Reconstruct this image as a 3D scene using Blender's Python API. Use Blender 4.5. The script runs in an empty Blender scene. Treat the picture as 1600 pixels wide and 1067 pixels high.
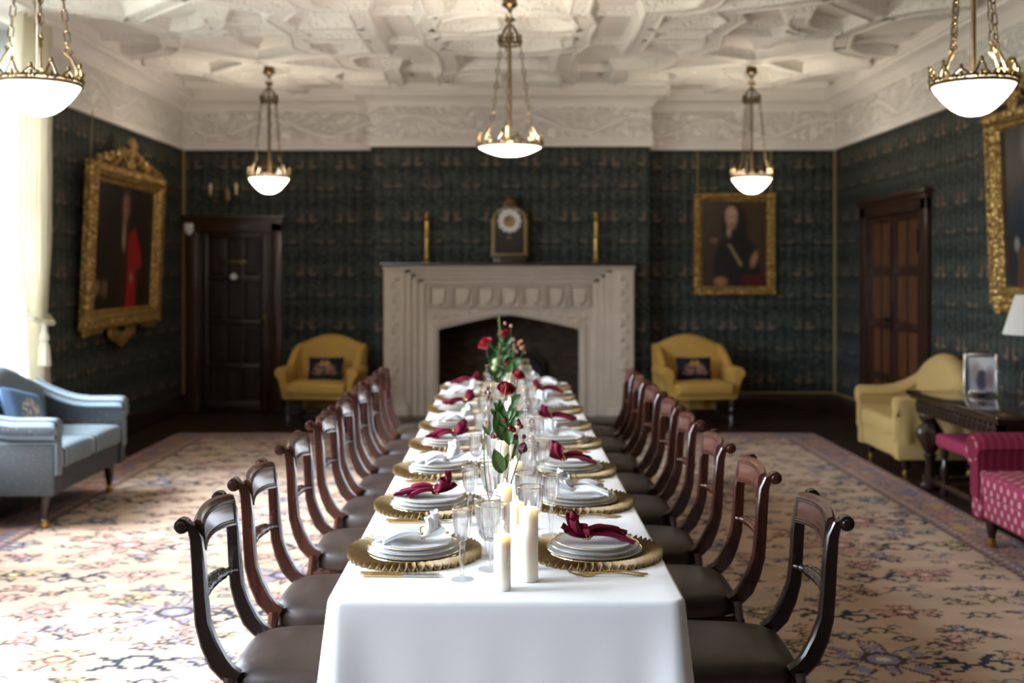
import bpy, bmesh, math, random
import numpy as np
from math import sin, cos, pi, radians, sqrt
from mathutils import Vector, Matrix

random.seed(7)
rng = np.random.default_rng(7)
C = bpy.context.scene.collection
scene = bpy.context.scene

# ------------------------------------------------------------------ camera, world, light, exposure
cam_d = bpy.data.cameras.new('camera')
cam_d.sensor_width = 36.0
cam_d.lens = 38.25
cam_d.shift_x = 0.0056
cam_d.shift_y = -0.0684
cam_d.clip_start = 0.05
cam_d.dof.use_dof = True
cam_d.dof.focus_distance = 3.05
cam_d.dof.aperture_fstop = 2.3
cam = bpy.data.objects.new('camera', cam_d)
cam.location = (0, 0, 1.545)
cam.rotation_euler = (pi / 2, 0, 0)
C.objects.link(cam)
scene.camera = cam

SKY = 18.0
LAMP_W = 30.0
world = bpy.data.worlds.new('overcast_sky')
scene.world = world
world.use_nodes = True
bg = world.node_tree.nodes['Background']
bg.inputs[1].default_value = SKY
# overcast sky above, dull grounds below the horizon
_wn = world.node_tree.nodes; _wl = world.node_tree.links
_tc = _wn.new('ShaderNodeTexCoord'); _sx = _wn.new('ShaderNodeSeparateXYZ'); _wl.new(_tc.outputs['Generated'], _sx.inputs[0])
_mr = _wn.new('ShaderNodeMapRange'); _mr.interpolation_type = 'SMOOTHSTEP'; _mr.inputs[1].default_value = -.03; _mr.inputs[2].default_value = .06
_wl.new(_sx.outputs[2], _mr.inputs[0])
_mx = _wn.new('ShaderNodeMix'); _mx.data_type = 'RGBA'; _wl.new(_mr.outputs[0], _mx.inputs[0])
_mx.inputs[6].default_value = (.20, .21, .17, 1); _mx.inputs[7].default_value = (.77, .85, 1.0, 1)
_wl.new(_mx.outputs[2], bg.inputs[0])

sun_d = bpy.data.lights.new('hazy_sun', 'SUN')
sun_d.energy = 17.0; sun_d.angle = radians(34); sun_d.color = (.80, .88, 1.0)
sun = bpy.data.objects.new('hazy_sun', sun_d); C.objects.link(sun)
sun.rotation_euler = Vector((.80, .17, -.57)).to_track_quat('-Z', 'Y').to_euler()

scene.view_settings.view_transform = 'Standard'
scene.view_settings.look = 'None'
scene.view_settings.exposure = 0.42
scene.view_settings.gamma = 1.0
scene.view_settings.use_curve_mapping = False
scene.cycles.transparent_max_bounces = 32
scene.cycles.max_bounces = 10
scene.cycles.diffuse_bounces = 5
scene.cycles.sample_clamp_indirect = 6.0
scene.cycles.use_denoising = True
scene.cycles.caustics_reflective = False
scene.cycles.caustics_refractive = False

WINDOWS = [(5.3, 8.05), (2.0, 4.75), (-1.3, .95)]
WZ0, WZ1 = 0.67, 3.33
XL, XR, YB, YF, ZC = -3.556, 3.62, 11.95, -2.6, 3.52
for (a, b) in WINDOWS:
    ld = bpy.data.lights.new('window_portal', 'AREA')
    ld.shape = 'RECTANGLE'
    ld.size = WZ1 - WZ0 - .1
    ld.size_y = b - a - .1
    ld.cycles.is_portal = True
    lo = bpy.data.objects.new('window_portal', ld)
    lo.location = (-4.0, (a + b) / 2, (WZ0 + WZ1) / 2)
    lo.rotation_euler = (0, -pi / 2, 0)
    C.objects.link(lo)

# ------------------------------------------------------------------ mesh helpers
class MB:
    def __init__(s):
        s.v = []; s.f = []
    def add(s, v, f):
        o = len(s.v)
        s.v.extend([tuple(p) for p in v])
        s.f.extend([tuple(i + o for i in q) for q in f])
        return s
    def grid(s, P, cu=False, cv=False):
        P = np.asarray(P, float); nu, nv = P.shape[:2]
        f = []
        for i in range(nu if cu else nu - 1):
            for j in range(nv if cv else nv - 1):
                a, b = (i + 1) % nu, (j + 1) % nv
                f.append((i * nv + j, a * nv + j, a * nv + b, i * nv + b))
        return s.add(P.reshape(-1, 3), f)
    def box(s, x0, x1, y0, y1, z0, z1):
        v = [(x, y, z) for x in (x0, x1) for y in (y0, y1) for z in (z0, z1)]
        return s.add(v, [(0, 1, 3, 2), (4, 6, 7, 5), (0, 4, 5, 1), (2, 3, 7, 6), (0, 2, 6, 4), (1, 5, 7, 3)])
    def rbox(s, x0, x1, y0, y1, z0, z1, b=.01, seg=2):
        bm = bmesh.new()
        bmesh.ops.create_cube(bm, size=1)
        for v in bm.verts:
            v.co = Vector(((x0 + x1) / 2 + v.co.x * (x1 - x0), (y0 + y1) / 2 + v.co.y * (y1 - y0), (z0 + z1) / 2 + v.co.z * (z1 - z0)))
        bmesh.ops.bevel(bm, geom=bm.edges[:] + bm.verts[:], offset=b, segments=seg, profile=.5, affect='EDGES')
        bm.verts.index_update()
        s.add([v.co[:] for v in bm.verts], [[v.index for v in f.verts] for f in bm.faces])
        bm.free(); return s
    def lathe(s, prof, n=24, c=(0, 0, 0), axis='z', mod=None):
        P = np.zeros((len(prof), n, 3))
        for i, (r, h) in enumerate(prof):
            for j in range(n):
                t = 2 * pi * j / n
                rr = max(r, 1e-4) * (mod(t, i / (len(prof) - 1)) if mod else 1)
                a, b = rr * cos(t), rr * sin(t)
                P[i, j] = {'z': (a, b, h), 'y': (a, h, b), 'x': (h, a, b)}[axis]
        P += np.array(c)
        return s.grid(P, cv=True)
    def tube(s, path, r, n=8, closed=False, caps=True, mod=None, flat=1.0):
        path = [Vector(p) for p in path]; m = len(path)
        T = []
        for i in range(m):
            a = path[(i - 1) % m] if (closed or i > 0) else path[i]
            b = path[(i + 1) % m] if (closed or i < m - 1) else path[i]
            t = (b - a); T.append(t.normalized() if t.length > 1e-9 else Vector((0, 0, 1)))
        up = Vector((0, 0, 1)) if abs(T[0].z) < .9 else Vector((1, 0, 0))
        nrm = T[0].cross(up).normalized()
        P = np.zeros((m, n, 3))
        for i in range(m):
            nrm = (nrm - T[i] * nrm.dot(T[i]))
            nrm = nrm.normalized() if nrm.length > 1e-9 else T[i].orthogonal().normalized()
            bi = T[i].cross(nrm)
            rr = r(i / (m - 1)) if callable(r) else (r[i] if hasattr(r, '__len__') else r)
            for j in range(n):
                t = 2 * pi * j / n
                q = rr * (mod(t, i / (m - 1)) if mod else 1)
                P[i, j] = path[i] + nrm * (q * cos(t)) + bi * (q * sin(t) * flat)
        o = len(s.v)
        s.grid(P, cu=closed, cv=True)
        if caps and not closed:
            s.f.append(tuple(o + j for j in range(n)))
            s.f.append(tuple(o + (m - 1) * n + j for j in reversed(range(n))))
        return s
    def ring(s, R, r, c=(0, 0, 0), n=32, m=8, axis='z'):
        pts = []
        for i in range(n):
            t = 2 * pi * i / n; a, b = R * cos(t), R * sin(t)
            p = {'z': (a, b, 0), 'y': (a, 0, b), 'x': (0, a, b)}[axis]
            pts.append((p[0] + c[0], p[1] + c[1], p[2] + c[2]))
        return s.tube(pts, r, m, closed=True)
    def prism(s, pts, d0, d1, plane='xz'):
        """polygon pts in plane, extruded along the third axis from d0 to d1"""
        n = len(pts)
        def P(a, b, d):
            return {'xz': (a, d, b), 'yz': (d, a, b), 'xy': (a, b, d)}[plane]
        v = [P(a, b, d0) for a, b in pts] + [P(a, b, d1) for a, b in pts]
        f = [tuple(range(n)), tuple(reversed(range(n, 2 * n)))]
        f += [(i, (i + 1) % n, n + (i + 1) % n, n + i) for i in range(n)]
        return s.add(v, f)
    def sell(s, c, r, n1=.35, n2=.35, nu=16, nv=24, fn=None):
        """superellipsoid"""
        def sp(x, e): return math.copysign(abs(x) ** e, x)
        P = np.zeros((nu, nv, 3))
        for i in range(nu):
            a = -pi / 2 + pi * i / (nu - 1)
            for j in range(nv):
                b = 2 * pi * j / nv
                p = Vector((r[0] * sp(cos(a), n1) * sp(cos(b), n2), r[1] * sp(cos(a), n1) * sp(sin(b), n2), r[2] * sp(sin(a), n1)))
                if fn: p = fn(p)
                P[i, j] = (p.x + c[0], p.y + c[1], p.z + c[2])
        return s.grid(P, cv=True)
    def xf(s, M):
        s.v = [tuple(M @ Vector(p)) for p in s.v]; return s
    def mesh(s, name, mat, smooth=35, fix=True, cols=None):
        me = bpy.data.meshes.new(name)
        me.from_pydata(s.v, [], s.f)
        if fix:
            bm = bmesh.new(); bm.from_mesh(me)
            bmesh.ops.recalc_face_normals(bm, faces=bm.faces)
            bm.to_mesh(me); bm.free()
        if smooth:
            me.polygons.foreach_set('use_smooth', np.ones(len(me.polygons), bool))
            me.set_sharp_from_angle(angle=radians(smooth))
        if cols is not None:
            at = me.color_attributes.new('paint', 'FLOAT_COLOR', 'POINT')
            at.data.foreach_set('color', np.asarray(cols, np.float32).ravel())
        if mat: me.materials.append(mat)
        me.update()
        return me
    def build(s, name, mat, parent=None, smooth=35, fix=True, cols=None):
        o = bpy.data.objects.new(name, s.mesh(name, mat, smooth, fix, cols))
        C.objects.link(o)
        if parent: o.parent = parent
        return o

def tag(o, label, cat, group=None):
    o['label'] = label; o['category'] = cat
    if group: o['group'] = group
    return o
def thing(name, label, cat, loc=(0, 0, 0), rz=0, group=None):
    o = bpy.data.objects.new(name, None)
    o.empty_display_size = .1
    C.objects.link(o); o.location = loc; o.rotation_euler = (0, 0, rz)
    return tag(o, label, cat, group)
KIDS = {}
def copy_tree(o, parent=None):
    c = o.copy(); C.objects.link(c)
    if parent: c.parent = parent
    for ch in o.children: copy_tree(ch, c)
    return c
def place(o, mesh_parts):
    pass
def structure(o):
    o['kind'] = 'structure'; return o
def child(name, me, parent, loc=None, rot=None):
    o = bpy.data.objects.new(name, me); C.objects.link(o); o.parent = parent
    if loc is not None: o.location = loc
    if rot is not None: o.rotation_euler = rot
    return o
ORD = ['first', 'second', 'third', 'fourth', 'fifth', 'sixth', 'seventh', 'eighth']

# ------------------------------------------------------------------ material helpers
class E:
    """tiny expression builder over math nodes"""
    def __init__(s, nt, sock): s.nt = nt; s.k = sock
    def op(s, o, *a):
        n = s.nt.nodes.new('ShaderNodeMath'); n.operation = o
        for i, x in enumerate((s,) + a):
            if isinstance(x, E): s.nt.links.new(x.k, n.inputs[i])
            else: n.inputs[i].default_value = x
        return E(s.nt, n.outputs[0])
    def __add__(s, o): return s.op('ADD', o)
    def __radd__(s, o): return s.op('ADD', o)
    def __sub__(s, o): return s.op('SUBTRACT', o)
    def __mul__(s, o): return s.op('MULTIPLY', o)
    def __rmul__(s, o): return s.op('MULTIPLY', o)
    def __truediv__(s, o): return s.op('DIVIDE', o)
    def abs(s): return s.op('ABSOLUTE')
    def lt(s, o): return s.op('LESS_THAN', o)
    def gt(s, o): return s.op('GREATER_THAN', o)
    def max(s, o): return s.op('MAXIMUM', o)
    def min(s, o): return s.op('MINIMUM', o)
    def sin(s): return s.op('SINE')
    def frac(s): return s.op('FRACT')
    def near(s, P):      # signed distance to the nearest multiple of P
        return s - (s / P).op('ROUND') * P
    def soft(s, a, b):
        n = s.nt.nodes.new('ShaderNodeMapRange'); n.interpolation_type = 'SMOOTHSTEP'
        s.nt.links.new(s.k, n.inputs[0]); n.inputs[1].default_value = a; n.inputs[2].default_value = b
        return E(s.nt, n.outputs[0])

class M:
    def __init__(s, name):
        s.m = bpy.data.materials.new(name); s.m.use_nodes = True
        s.nt = s.m.node_tree; s.b = s.nt.nodes['Principled BSDF']
    def n(s, t, **kw):
        x = s.nt.nodes.new(t)
        for k, v in kw.items(): setattr(x, k, v)
        return x
    def link(s, a, b): s.nt.links.new(a.k if isinstance(a, E) else a, b)
    def pos(s, obj=False):
        if obj: sock = s.n('ShaderNodeTexCoord').outputs['Object']
        else: sock = s.n('ShaderNodeNewGeometry').outputs['Position']
        x = s.n('ShaderNodeSeparateXYZ'); s.link(sock, x.inputs[0])
        return tuple(E(s.nt, x.outputs[i]) for i in range(3))
    def coord(s): return s.n('ShaderNodeTexCoord').outputs['Object']
    def noise(s, scale, detail=3, rough=.5, vec=None, obj=True, stretch=None):
        x = s.n('ShaderNodeTexNoise'); x.inputs['Scale'].default_value = scale
        x.inputs['Detail'].default_value = detail; x.inputs['Roughness'].default_value = rough
        v = vec or (s.coord() if obj else s.n('ShaderNodeNewGeometry').outputs['Position'])
        if stretch:
            mp = s.n('ShaderNodeMapping'); mp.inputs['Scale'].default_value = stretch
            s.link(v, mp.inputs[0]); v = mp.outputs[0]
        s.link(v, x.inputs['Vector'])
        return E(s.nt, x.outputs[0])
    def voro(s, scale, obj=True, feature='F1', out=0):
        x = s.n('ShaderNodeTexVoronoi'); x.feature = feature; x.inputs['Scale'].default_value = scale
        s.link(s.coord() if obj else s.n('ShaderNodeNewGeometry').outputs['Position'], x.inputs['Vector'])
        return x.outputs[out]
    def mix(s, f, a, b):
        x = s.n('ShaderNodeMix', data_type='RGBA')
        if isinstance(f, (int, float)): x.inputs[0].default_value = f
        else: s.link(f, x.inputs[0])
        for i, c in ((6, a), (7, b)):
            if isinstance(c, tuple): x.inputs[i].default_value = (*c[:3], 1)
            else: s.link(c, x.inputs[i])
        return x.outputs[2]
    def ramp(s, f, stops):
        x = s.n('ShaderNodeValToRGB'); s.link(f, x.inputs[0])
        el = x.color_ramp.elements
        while len(el) < len(stops): el.new(.5)
        for e, (p, c) in zip(el, stops): e.position = p; e.color = (*c, 1)
        return x.outputs[0]
    def set(s, col=None, rough=.5, metal=0, spec=.5, coat=0, **kw):
        if col is not None:
            if isinstance(col, tuple): s.b.inputs['Base Color'].default_value = (*col, 1)
            else: s.link(col, s.b.inputs['Base Color'])
        if isinstance(rough, E): s.link(rough, s.b.inputs['Roughness'])
        else: s.b.inputs['Roughness'].default_value = rough
        s.b.inputs['Metallic'].default_value = metal
        s.b.inputs['Specular IOR Level'].default_value = spec
        s.b.inputs['Coat Weight'].default_value = coat
        for k, v in kw.items(): s.b.inputs[k].default_value = v
        return s
    def bump(s, h, strength=.3, dist=.01):
        x = s.n('ShaderNodeBump'); x.inputs['Strength'].default_value = strength
        x.inputs['Distance'].default_value = dist
        s.link(h, x.inputs['Height']); s.link(x.outputs[0], s.b.inputs['Normal'])
        return s

def simple(name, col, rough=.5, metal=0, spec=.5, coat=0, var=.12, nscale=30, bump=0, bdist=.002, **kw):
    m = M(name)
    nz = m.noise(nscale, 4)
    c2 = tuple(c * (1 - var) for c in col); c1 = tuple(min(1, c * (1 + var)) for c in col)
    m.set(m.mix(nz, c2, c1), rough, metal, spec, coat, **kw)
    if bump: m.bump(nz, bump, bdist)
    return m.m

def wood(name, dark, light, rough=.25, scale=9, stretch=(1, 1, .12), coat=.3):
    m = M(name)
    nz = m.noise(scale, 5, .6, stretch=stretch); fine = m.noise(scale * 9, 3, .6, stretch=stretch)
    m.set(m.mix((nz * .75 + fine * .25).soft(.3, .7), dark, light), rough, coat=coat, spec=.5)
    m.b.inputs['Coat Roughness'].default_value = .15
    m.bump(fine, .08, .002)
    return m.m

MAT = {}
MAT['mahogany'] = wood('mahogany', (.018, .005, .003), (.070, .019, .010), .2)
MAT['mahogany_face'] = wood('mahogany_face', (.035, .011, .008), (.10, .034, .022), .22, 5, (1, .35, 1))
MAT['ebonised'] = wood('ebonised_wood', (.008, .005, .004), (.022, .012, .009), .2)
MAT['ebonised_face'] = wood('ebonised_face', (.015, .008, .006), (.06, .024, .016), .2, 5, (1, .35, 1))
MAT['oak_dark'] = wood('dark_oak', (.010, .005, .003), (.030, .014, .008), .25, coat=.4)
MAT['door_dark'] = wood('dark_door_wood', (.010, .0045, .003), (.024, .010, .005), .35, 6)
MAT['door_frame'] = wood('door_frame_wood', (.020, .008, .005), (.05, .019, .010), .3, 6)
MAT['door_panel'] = wood('door_panel_wood', (.065, .024, .009), (.13, .048, .017), .35, 6)
MAT['oak_polished'] = wood('polished_oak_top', (.010, .005, .003), (.026, .012, .007), .12, coat=.6)
m = M('leather'); nz = m.noise(220, 3); big = m.noise(9, 3)
m.set(m.mix(big, (.024, .0145, .011), (.046, .028, .021)), .40, spec=.45).bump(nz, .25, .0015); MAT['leather'] = m.m
m = M('linen_cloth'); nz = m.noise(4, 3); wv = m.noise(350, 2)
m.set(m.mix(nz, (.80, .80, .80), (.84, .84, .845)), .75, spec=.2).bump(wv, .06, .001); MAT['cloth'] = m.m
MAT['napkin_white'] = simple('white_linen_napkin', (.80, .80, .81), .8, spec=.2, var=.03, nscale=200, bump=.1)
MAT['napkin_red'] = simple('burgundy_linen_napkin', (.16, .008, .030), .8, spec=.2, var=.2, nscale=160, bump=.12)
MAT['porcelain'] = simple('porcelain', (.78, .80, .81), .12, spec=.5, var=.01)
MAT['gold'] = simple('gold_metal', (.72, .50, .22), .25, 1, var=.05)
MAT['gold_rim'] = simple('gold_rim', (.75, .55, .28), .2, 1, var=.03)
MAT['steel'] = simple('steel', (.62, .58, .52), .2, 1, var=.03)
m = M('gilt_raffia'); nz = m.noise(60, 4, .6, stretch=(1, 1, 3))
m.set(m.mix(nz, (.15, .09, .032), (.45, .315, .145)), .5, .12, spec=.4).bump(nz, .3, .002); MAT['raffia'] = m.m
m = M('candle_wax'); m.set((.93, .89, .80), .5, spec=.35)
m.b.inputs['Subsurface Weight'].default_value = .55
m.b.inputs['Subsurface Radius'].default_value = (.03, .017, .008); m.b.inputs['Subsurface Scale'].default_value = 1.0
MAT['wax'] = m.m
MAT['wick'] = simple('burnt_wick', (.02, .015, .012), .9)
def emit(name, col, strength):
    m = M(name); m.set(col, .4)
    m.b.inputs['Emission Color'].default_value = (*col, 1); m.b.inputs['Emission Strength'].default_value = strength
    return m.m
MAT['flame'] = emit('candle_flame', (1, .60, .22), 60)
MAT['lit_glass'] = emit('lit_bowl_glass', (1, .93, .80), 6.0)
m = M('bulb_glass'); m.set((.8, .62, .38), .15); MAT['bulb'] = m.m

def glass(name, tint=(.96, .98, .98), base=.05, top=.85, power=2.2):
    m = M(name); nt = m.nt
    nt.nodes.remove(m.b)
    out = [x for x in nt.nodes if x.type == 'OUTPUT_MATERIAL'][0]
    tr = m.n('ShaderNodeBsdfTransparent'); tr.inputs[0].default_value = (*tint, 1)
    gl = m.n('ShaderNodeBsdfGlossy'); gl.inputs['Roughness'].default_value = .04
    gl.inputs[0].default_value = (.95, .97, 1, 1)
    lw = m.n('ShaderNodeLayerWeight'); lw.inputs[0].default_value = .5
    f = E(nt, lw.outputs['Facing']).op('POWER', power) * (top - base) + base
    mx = m.n('ShaderNodeMixShader'); m.link(f, mx.inputs[0])
    m.link(tr.outputs[0], mx.inputs[1]); m.link(gl.outputs[0], mx.inputs[2]); m.link(mx.outputs[0], out.inputs[0])
    return m.m
def crystal(name, lo=.20, hi=.55):
    m = M(name); nt = m.nt
    nt.nodes.remove(m.b)
    out = [x for x in nt.nodes if x.type == 'OUTPUT_MATERIAL'][0]
    tr = m.n('ShaderNodeBsdfTransparent'); tr.inputs[0].default_value = (.985, .985, .985, 1)
    gl = m.n('ShaderNodeBsdfGlass'); gl.inputs['IOR'].default_value = 1.42; gl.inputs['Roughness'].default_value = .0
    lw = m.n('ShaderNodeLayerWeight'); lw.inputs[0].default_value = .5
    f = E(nt, lw.outputs['Facing']).op('POWER', 1.3) * hi + lo
    mx = m.n('ShaderNodeMixShader'); m.link(f, mx.inputs[0])
    m.link(tr.outputs[0], mx.inputs[1]); m.link(gl.outputs[0], mx.inputs[2]); m.link(mx.outputs[0], out.inputs[0])
    return m.m
MAT['glass'] = crystal('clear_crystal')
MAT['glass_foot'] = crystal('clear_crystal_foot', .05, .30)
MAT['reveal'] = simple('grey_stone_reveal', (.27, .27, .27), .6, var=.03)
MAT['pane'] = glass('window_glass', (.97, .98, .98), .03, .6, 4)
MAT['brass'] = simple('aged_brass', (.17, .118, .06), .38, 1, var=.4, nscale=40)
MAT['brass_dark'] = simple('bronzed_brass', (.12, .085, .045), .38, 1, var=.35, nscale=40)
MAT['brass_bright'] = simple('polished_brass', (.62, .40, .12), .3, 1, var=.15)
m = M('gilt_frame'); v = m.voro(28); nz = m.noise(45, 4)
m.set(m.mix((E(m.nt, v) * .9 + nz * .4).soft(.2, .8), (.60, .39, .12), (.25, .14, .036)), .42, .55).bump(E(m.nt, v), .8, .015); MAT['gilt'] = m.m
MAT['gilt_plain'] = simple('gilt_moulding', (.50, .31, .08), .38, .6, var=.3, nscale=25, bump=.3)
MAT['yellow'] = simple('yellow_damask', (.42, .25, .06), .8, spec=.2, var=.10, nscale=14, bump=.1)
MAT['yellow_cotton'] = simple('yellow_cotton_cover', (.43, .30, .115), .85, spec=.2, var=.06, nscale=10, bump=.15)
MAT['white_paint'] = simple('white_paint', (.72, .72, .71), .5, var=.03)
MAT['gold_line'] = simple('gilded_fillet', (.34, .22, .09), .5, .3)
MAT['iron'] = simple('black_iron', (.012, .012, .012), .5, .5)
MAT['red_velvet'] = simple('crimson_stool_cloth', (.26, .02, .06), .75, var=.12, nscale=40)
MAT['clock_black'] = simple('black_clock_case', (.02, .015, .01), .25, coat=.4)
MAT['clock_gold'] = simple('dull_gilt_clock', (.26, .17, .06), .4, .7, var=.4, nscale=60)
MAT['enamel'] = simple('white_enamel', (.66, .66, .64), .3, var=.03)
MAT['silver'] = simple('silver', (.85, .84, .80), .18, 1, var=.02)
m = M('curtain_cloth'); nz = m.noise(3, 3); m.set(m.mix(nz, (.76, .72, .60), (.83, .79, .68)), .85, spec=.1)
_o = [q for q in m.nt.nodes if q.type == 'OUTPUT_MATERIAL'][0]
_t = m.n('ShaderNodeBsdfTranslucent'); _t.inputs[0].default_value = (.78, .74, .62, 1)
_x = m.n('ShaderNodeMixShader'); _x.inputs[0].default_value = .35
m.link(m.b.outputs[0], _x.inputs[1]); m.link(_t.outputs[0], _x.inputs[2]); m.link(_x.outputs[0], _o.inputs[0])
MAT['curtain'] = m.m
MAT['shade'] = simple('pleated_white_shade', (.50, .47, .41), .8, var=.03)
MAT['leaf'] = simple('green_leaf', (.045, .125, .028), .45, var=.45, nscale=25)
MAT['leaf_pale'] = simple('pale_green_leaf', (.30, .36, .17), .6, var=.3, nscale=25)
MAT['leaf_grey'] = simple('grey_green_leaf', (.12, .18, .11), .6, var=.3, nscale=25)
MAT['stem'] = simple('green_stem', (.07, .11, .03), .5, var=.3)
MAT['twig'] = simple('tan_twig', (.36, .22, .10), .6, var=.2)
MAT['rose'] = simple('red_rose_petal', (.26, .004, .014), .6, var=.35, nscale=30)
MAT['rose_bright'] = simple('bright_red_rose_petal', (.42, .006, .03), .6, var=.3, nscale=30)
MAT['carnation'] = simple('dark_carnation_petal', (.055, .003, .012), .6, var=.4, nscale=50)
MAT['berry'] = simple('dark_red_berry', (.12, .008, .012), .25, var=.3, nscale=40)
MAT['berry_peach'] = simple('peach_berry', (.48, .22, .13), .35, var=.25, nscale=40)

# plaster
m = M('ceiling_plaster'); nz = m.noise(1.2, 3, obj=False); f = m.noise(26, 4, .6, obj=False)
m.set(m.mix(nz, (.78, .745, .69), (.83, .80, .755)), .8, spec=.2).bump(f, .12, .006); MAT['plaster'] = m.m
m = M('leafy_plaster'); v = E(m.nt, m.voro(24, obj=False)); f = m.noise(34, 4, .7, obj=False)
m.set((.81, .78, .73), .8, spec=.2).bump((v.soft(.05, .5) + f * .8), .60, .018); MAT['plaster_leaf'] = m.m
m = M('frieze_plaster')
x, y, z = m.pos(); u = x + y
w1 = m.noise(3.2, 2, obj=False); w2 = m.noise(9, 4, .6, obj=False)
zz = (z - 3.12) + (u * 5.2).sin() * .09 + (w2 - .5) * .10
vine = zz.abs().soft(.035, .012)
leafs = (w2 - .5).abs().soft(.09, .015)
inband = (z - 3.12).abs().soft(.19, .15)
h = vine.max(leafs * .8) * inband
m.set(m.mix(w1, (.76, .715, .675), (.80, .76, .72)), .8, spec=.2).bump(h, .8, .04); MAT['frieze'] = m.m

# wallpaper: rows of paired birds in dark foliage
m = M('bird_wallpaper')
x, y, z = m.pos(); u = (x + y) - 10.596
P_, Q_ = .42, .588
va = (z - 2.70).near(Q_); vb = (z - 2.70 + .245).near(Q_)
ua = u.near(P_).abs(); ub = (u + P_ / 2).near(P_).abs()
def ell(a, b, ca, cb, ra, rb):
    p = (a - ca) / ra; q = (b - cb) / rb
    return (p * p + q * q).soft(1.35, .6)
birds = ell(ua, va, .066, -.01, .040, .017).max(ell(ua, va, .045, .022, .010, .030)).max(ell(ua, va, .10, -.004, .018, .010))
birds2 = ell(ub, vb, .052, 0, .044, .014).max(ell(ub, vb, .085, .014, .016, .016)) * .75
red = ell(ua, va, .046, .05, .014, .014)
fol = m.noise(70, 4, .75, obj=False); cell = m.voro(44, obj=False, out=1)
cs = m.n('ShaderNodeSeparateColor'); m.link(cell, cs.inputs[0])
cellv = E(m.nt, cs.outputs[0])
swirl = (((u.near(.21)).abs() * 30).sin() + (va * 26).sin() * .4 + (fol - .5) * 4).soft(.0, 1.4)
col = m.mix(swirl, (.011, .0145, .0135), (.047, .055, .046))
col = m.mix(cellv.gt(.80) * .55, col, (.082, .085, .064))
col = m.mix(cellv.lt(.16) * .6, col, (.014, .021, .024))
col = m.mix(birds.max(birds2) * (fol.soft(.3, .5) * .5 + .5) * .68, col, (.20, .135, .088))
col = m.mix(red * .7, col, (.26, .075, .05))
m.set(col, .7, spec=.25); MAT['wallpaper'] = m.m

# dark floor
m = M('dark_floorboards'); x, y, z = m.pos()
edge = (x.near(.16)).abs().lt(.003); nz = m.noise(5, 5, .6, obj=False, stretch=(6, .4, 1))
m.set(m.mix(edge, m.mix(nz, (.012, .006, .004), (.035, .017, .009)), (.002, .001, .001)), .35); MAT['floor'] = m.m
m = M('carved_stone'); nz = m.noise(5, 5, .6); f = m.noise(60, 3)
m.set(m.mix(nz, (.43, .355, .275), (.58, .495, .40)), .85, spec=.2).bump(f, .15, .004); MAT['stone'] = m.m
m = M('sooty_brick')
br = m.n('ShaderNodeTexBrick'); br.inputs['Scale'].default_value = 5.0
br.inputs[1].default_value = (.075, .045, .022, 1); br.inputs[2].default_value = (.035, .021, .012, 1); br.inputs[3].default_value = (.03, .022, .016, 1)
br.inputs['Mortar Size'].default_value = .012
mp = m.n('ShaderNodeMapping'); mp.inputs['Rotation'].default_value = (pi / 2, 0, 0); m.link(m.coord(), mp.inputs[0]); m.link(mp.outputs[0], br.inputs[0])
m.set(br.outputs[0], .9); MAT['brick'] = m.m

# striped blue, dotted magenta
m = M('blue_striped_cloth'); x, y, z = m.pos(obj=True)
s1 = (x.near(.034)).abs().soft(.010, .006); nz = m.noise(90, 3)
spots = E(m.nt, m.voro(34)).lt(.22)
c = m.mix(s1, (.22, .285, .325), (.07, .08, .088)); c = m.mix(spots * .35, c, (.33, .24, .20))
m.set(c, .85, spec=.2).bump(nz, .2, .002); MAT['blue_cloth'] = m.m
m = M('shaded_blue_striped_cloth'); x, y, z = m.pos(obj=True)  # same loveseat cloth, with the shade on base and sides put into its colour
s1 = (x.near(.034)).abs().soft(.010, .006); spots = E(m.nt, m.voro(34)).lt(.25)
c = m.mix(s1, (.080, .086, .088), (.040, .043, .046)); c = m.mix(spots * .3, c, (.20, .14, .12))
m.set(c, .85, spec=.2); MAT['blue_shaded'] = m.m
m = M('magenta_dotted_cloth'); x, y, z = m.pos(obj=True); a = x; b = z - y
def dots(a, b, p, q, r):
    d1 = (a.near(p) * a.near(p) + b.near(q) * b.near(q) * .6)
    a2 = a + p / 2; b2 = b + q / 2
    d2 = (a2.near(p) * a2.near(p) + b2.near(q) * b2.near(q) * .6)
    return d1.min(d2).soft(r * r * 1.4, r * r * .6)
m.set(m.mix(dots(a, b, .078, .092, .0140), (.24, .032, .068), (.42, .23, .21)), .85, spec=.2); MAT['magenta'] = m.m
m = M('magenta_striped_cloth'); x, y, z = m.pos(obj=True); s1 = y.near(.045).abs().soft(.008, .003)
m.set(m.mix(s1 * .5, (.155, .013, .034), (.25, .05, .065)), .85, spec=.2); MAT['magenta_stripe'] = m.m
m = M('painted_colour')
at = m.n('ShaderNodeAttribute'); at.attribute_name = 'paint'
m.set(at.outputs['Color'], .45, spec=.35); MAT['canvas'] = m.m
m = M('woven_colour')
at = m.n('ShaderNodeAttribute'); at.attribute_name = 'paint'; nz = m.noise(160, 3, obj=False); nb = m.noise(7, 3, obj=False)
hs = m.n('ShaderNodeHueSaturation'); m.link(at.outputs['Color'], hs.inputs['Color']); m.link(nz * .3 + nb * .3 + .70, hs.inputs['Value'])
m.set(hs.outputs[0], .95, spec=.1).bump(nz, .35, .004)
m.b.inputs['Sheen Weight'].default_value = .06; m.b.inputs['Sheen Roughness'].default_value = .45; MAT['rug'] = m.m

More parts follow.
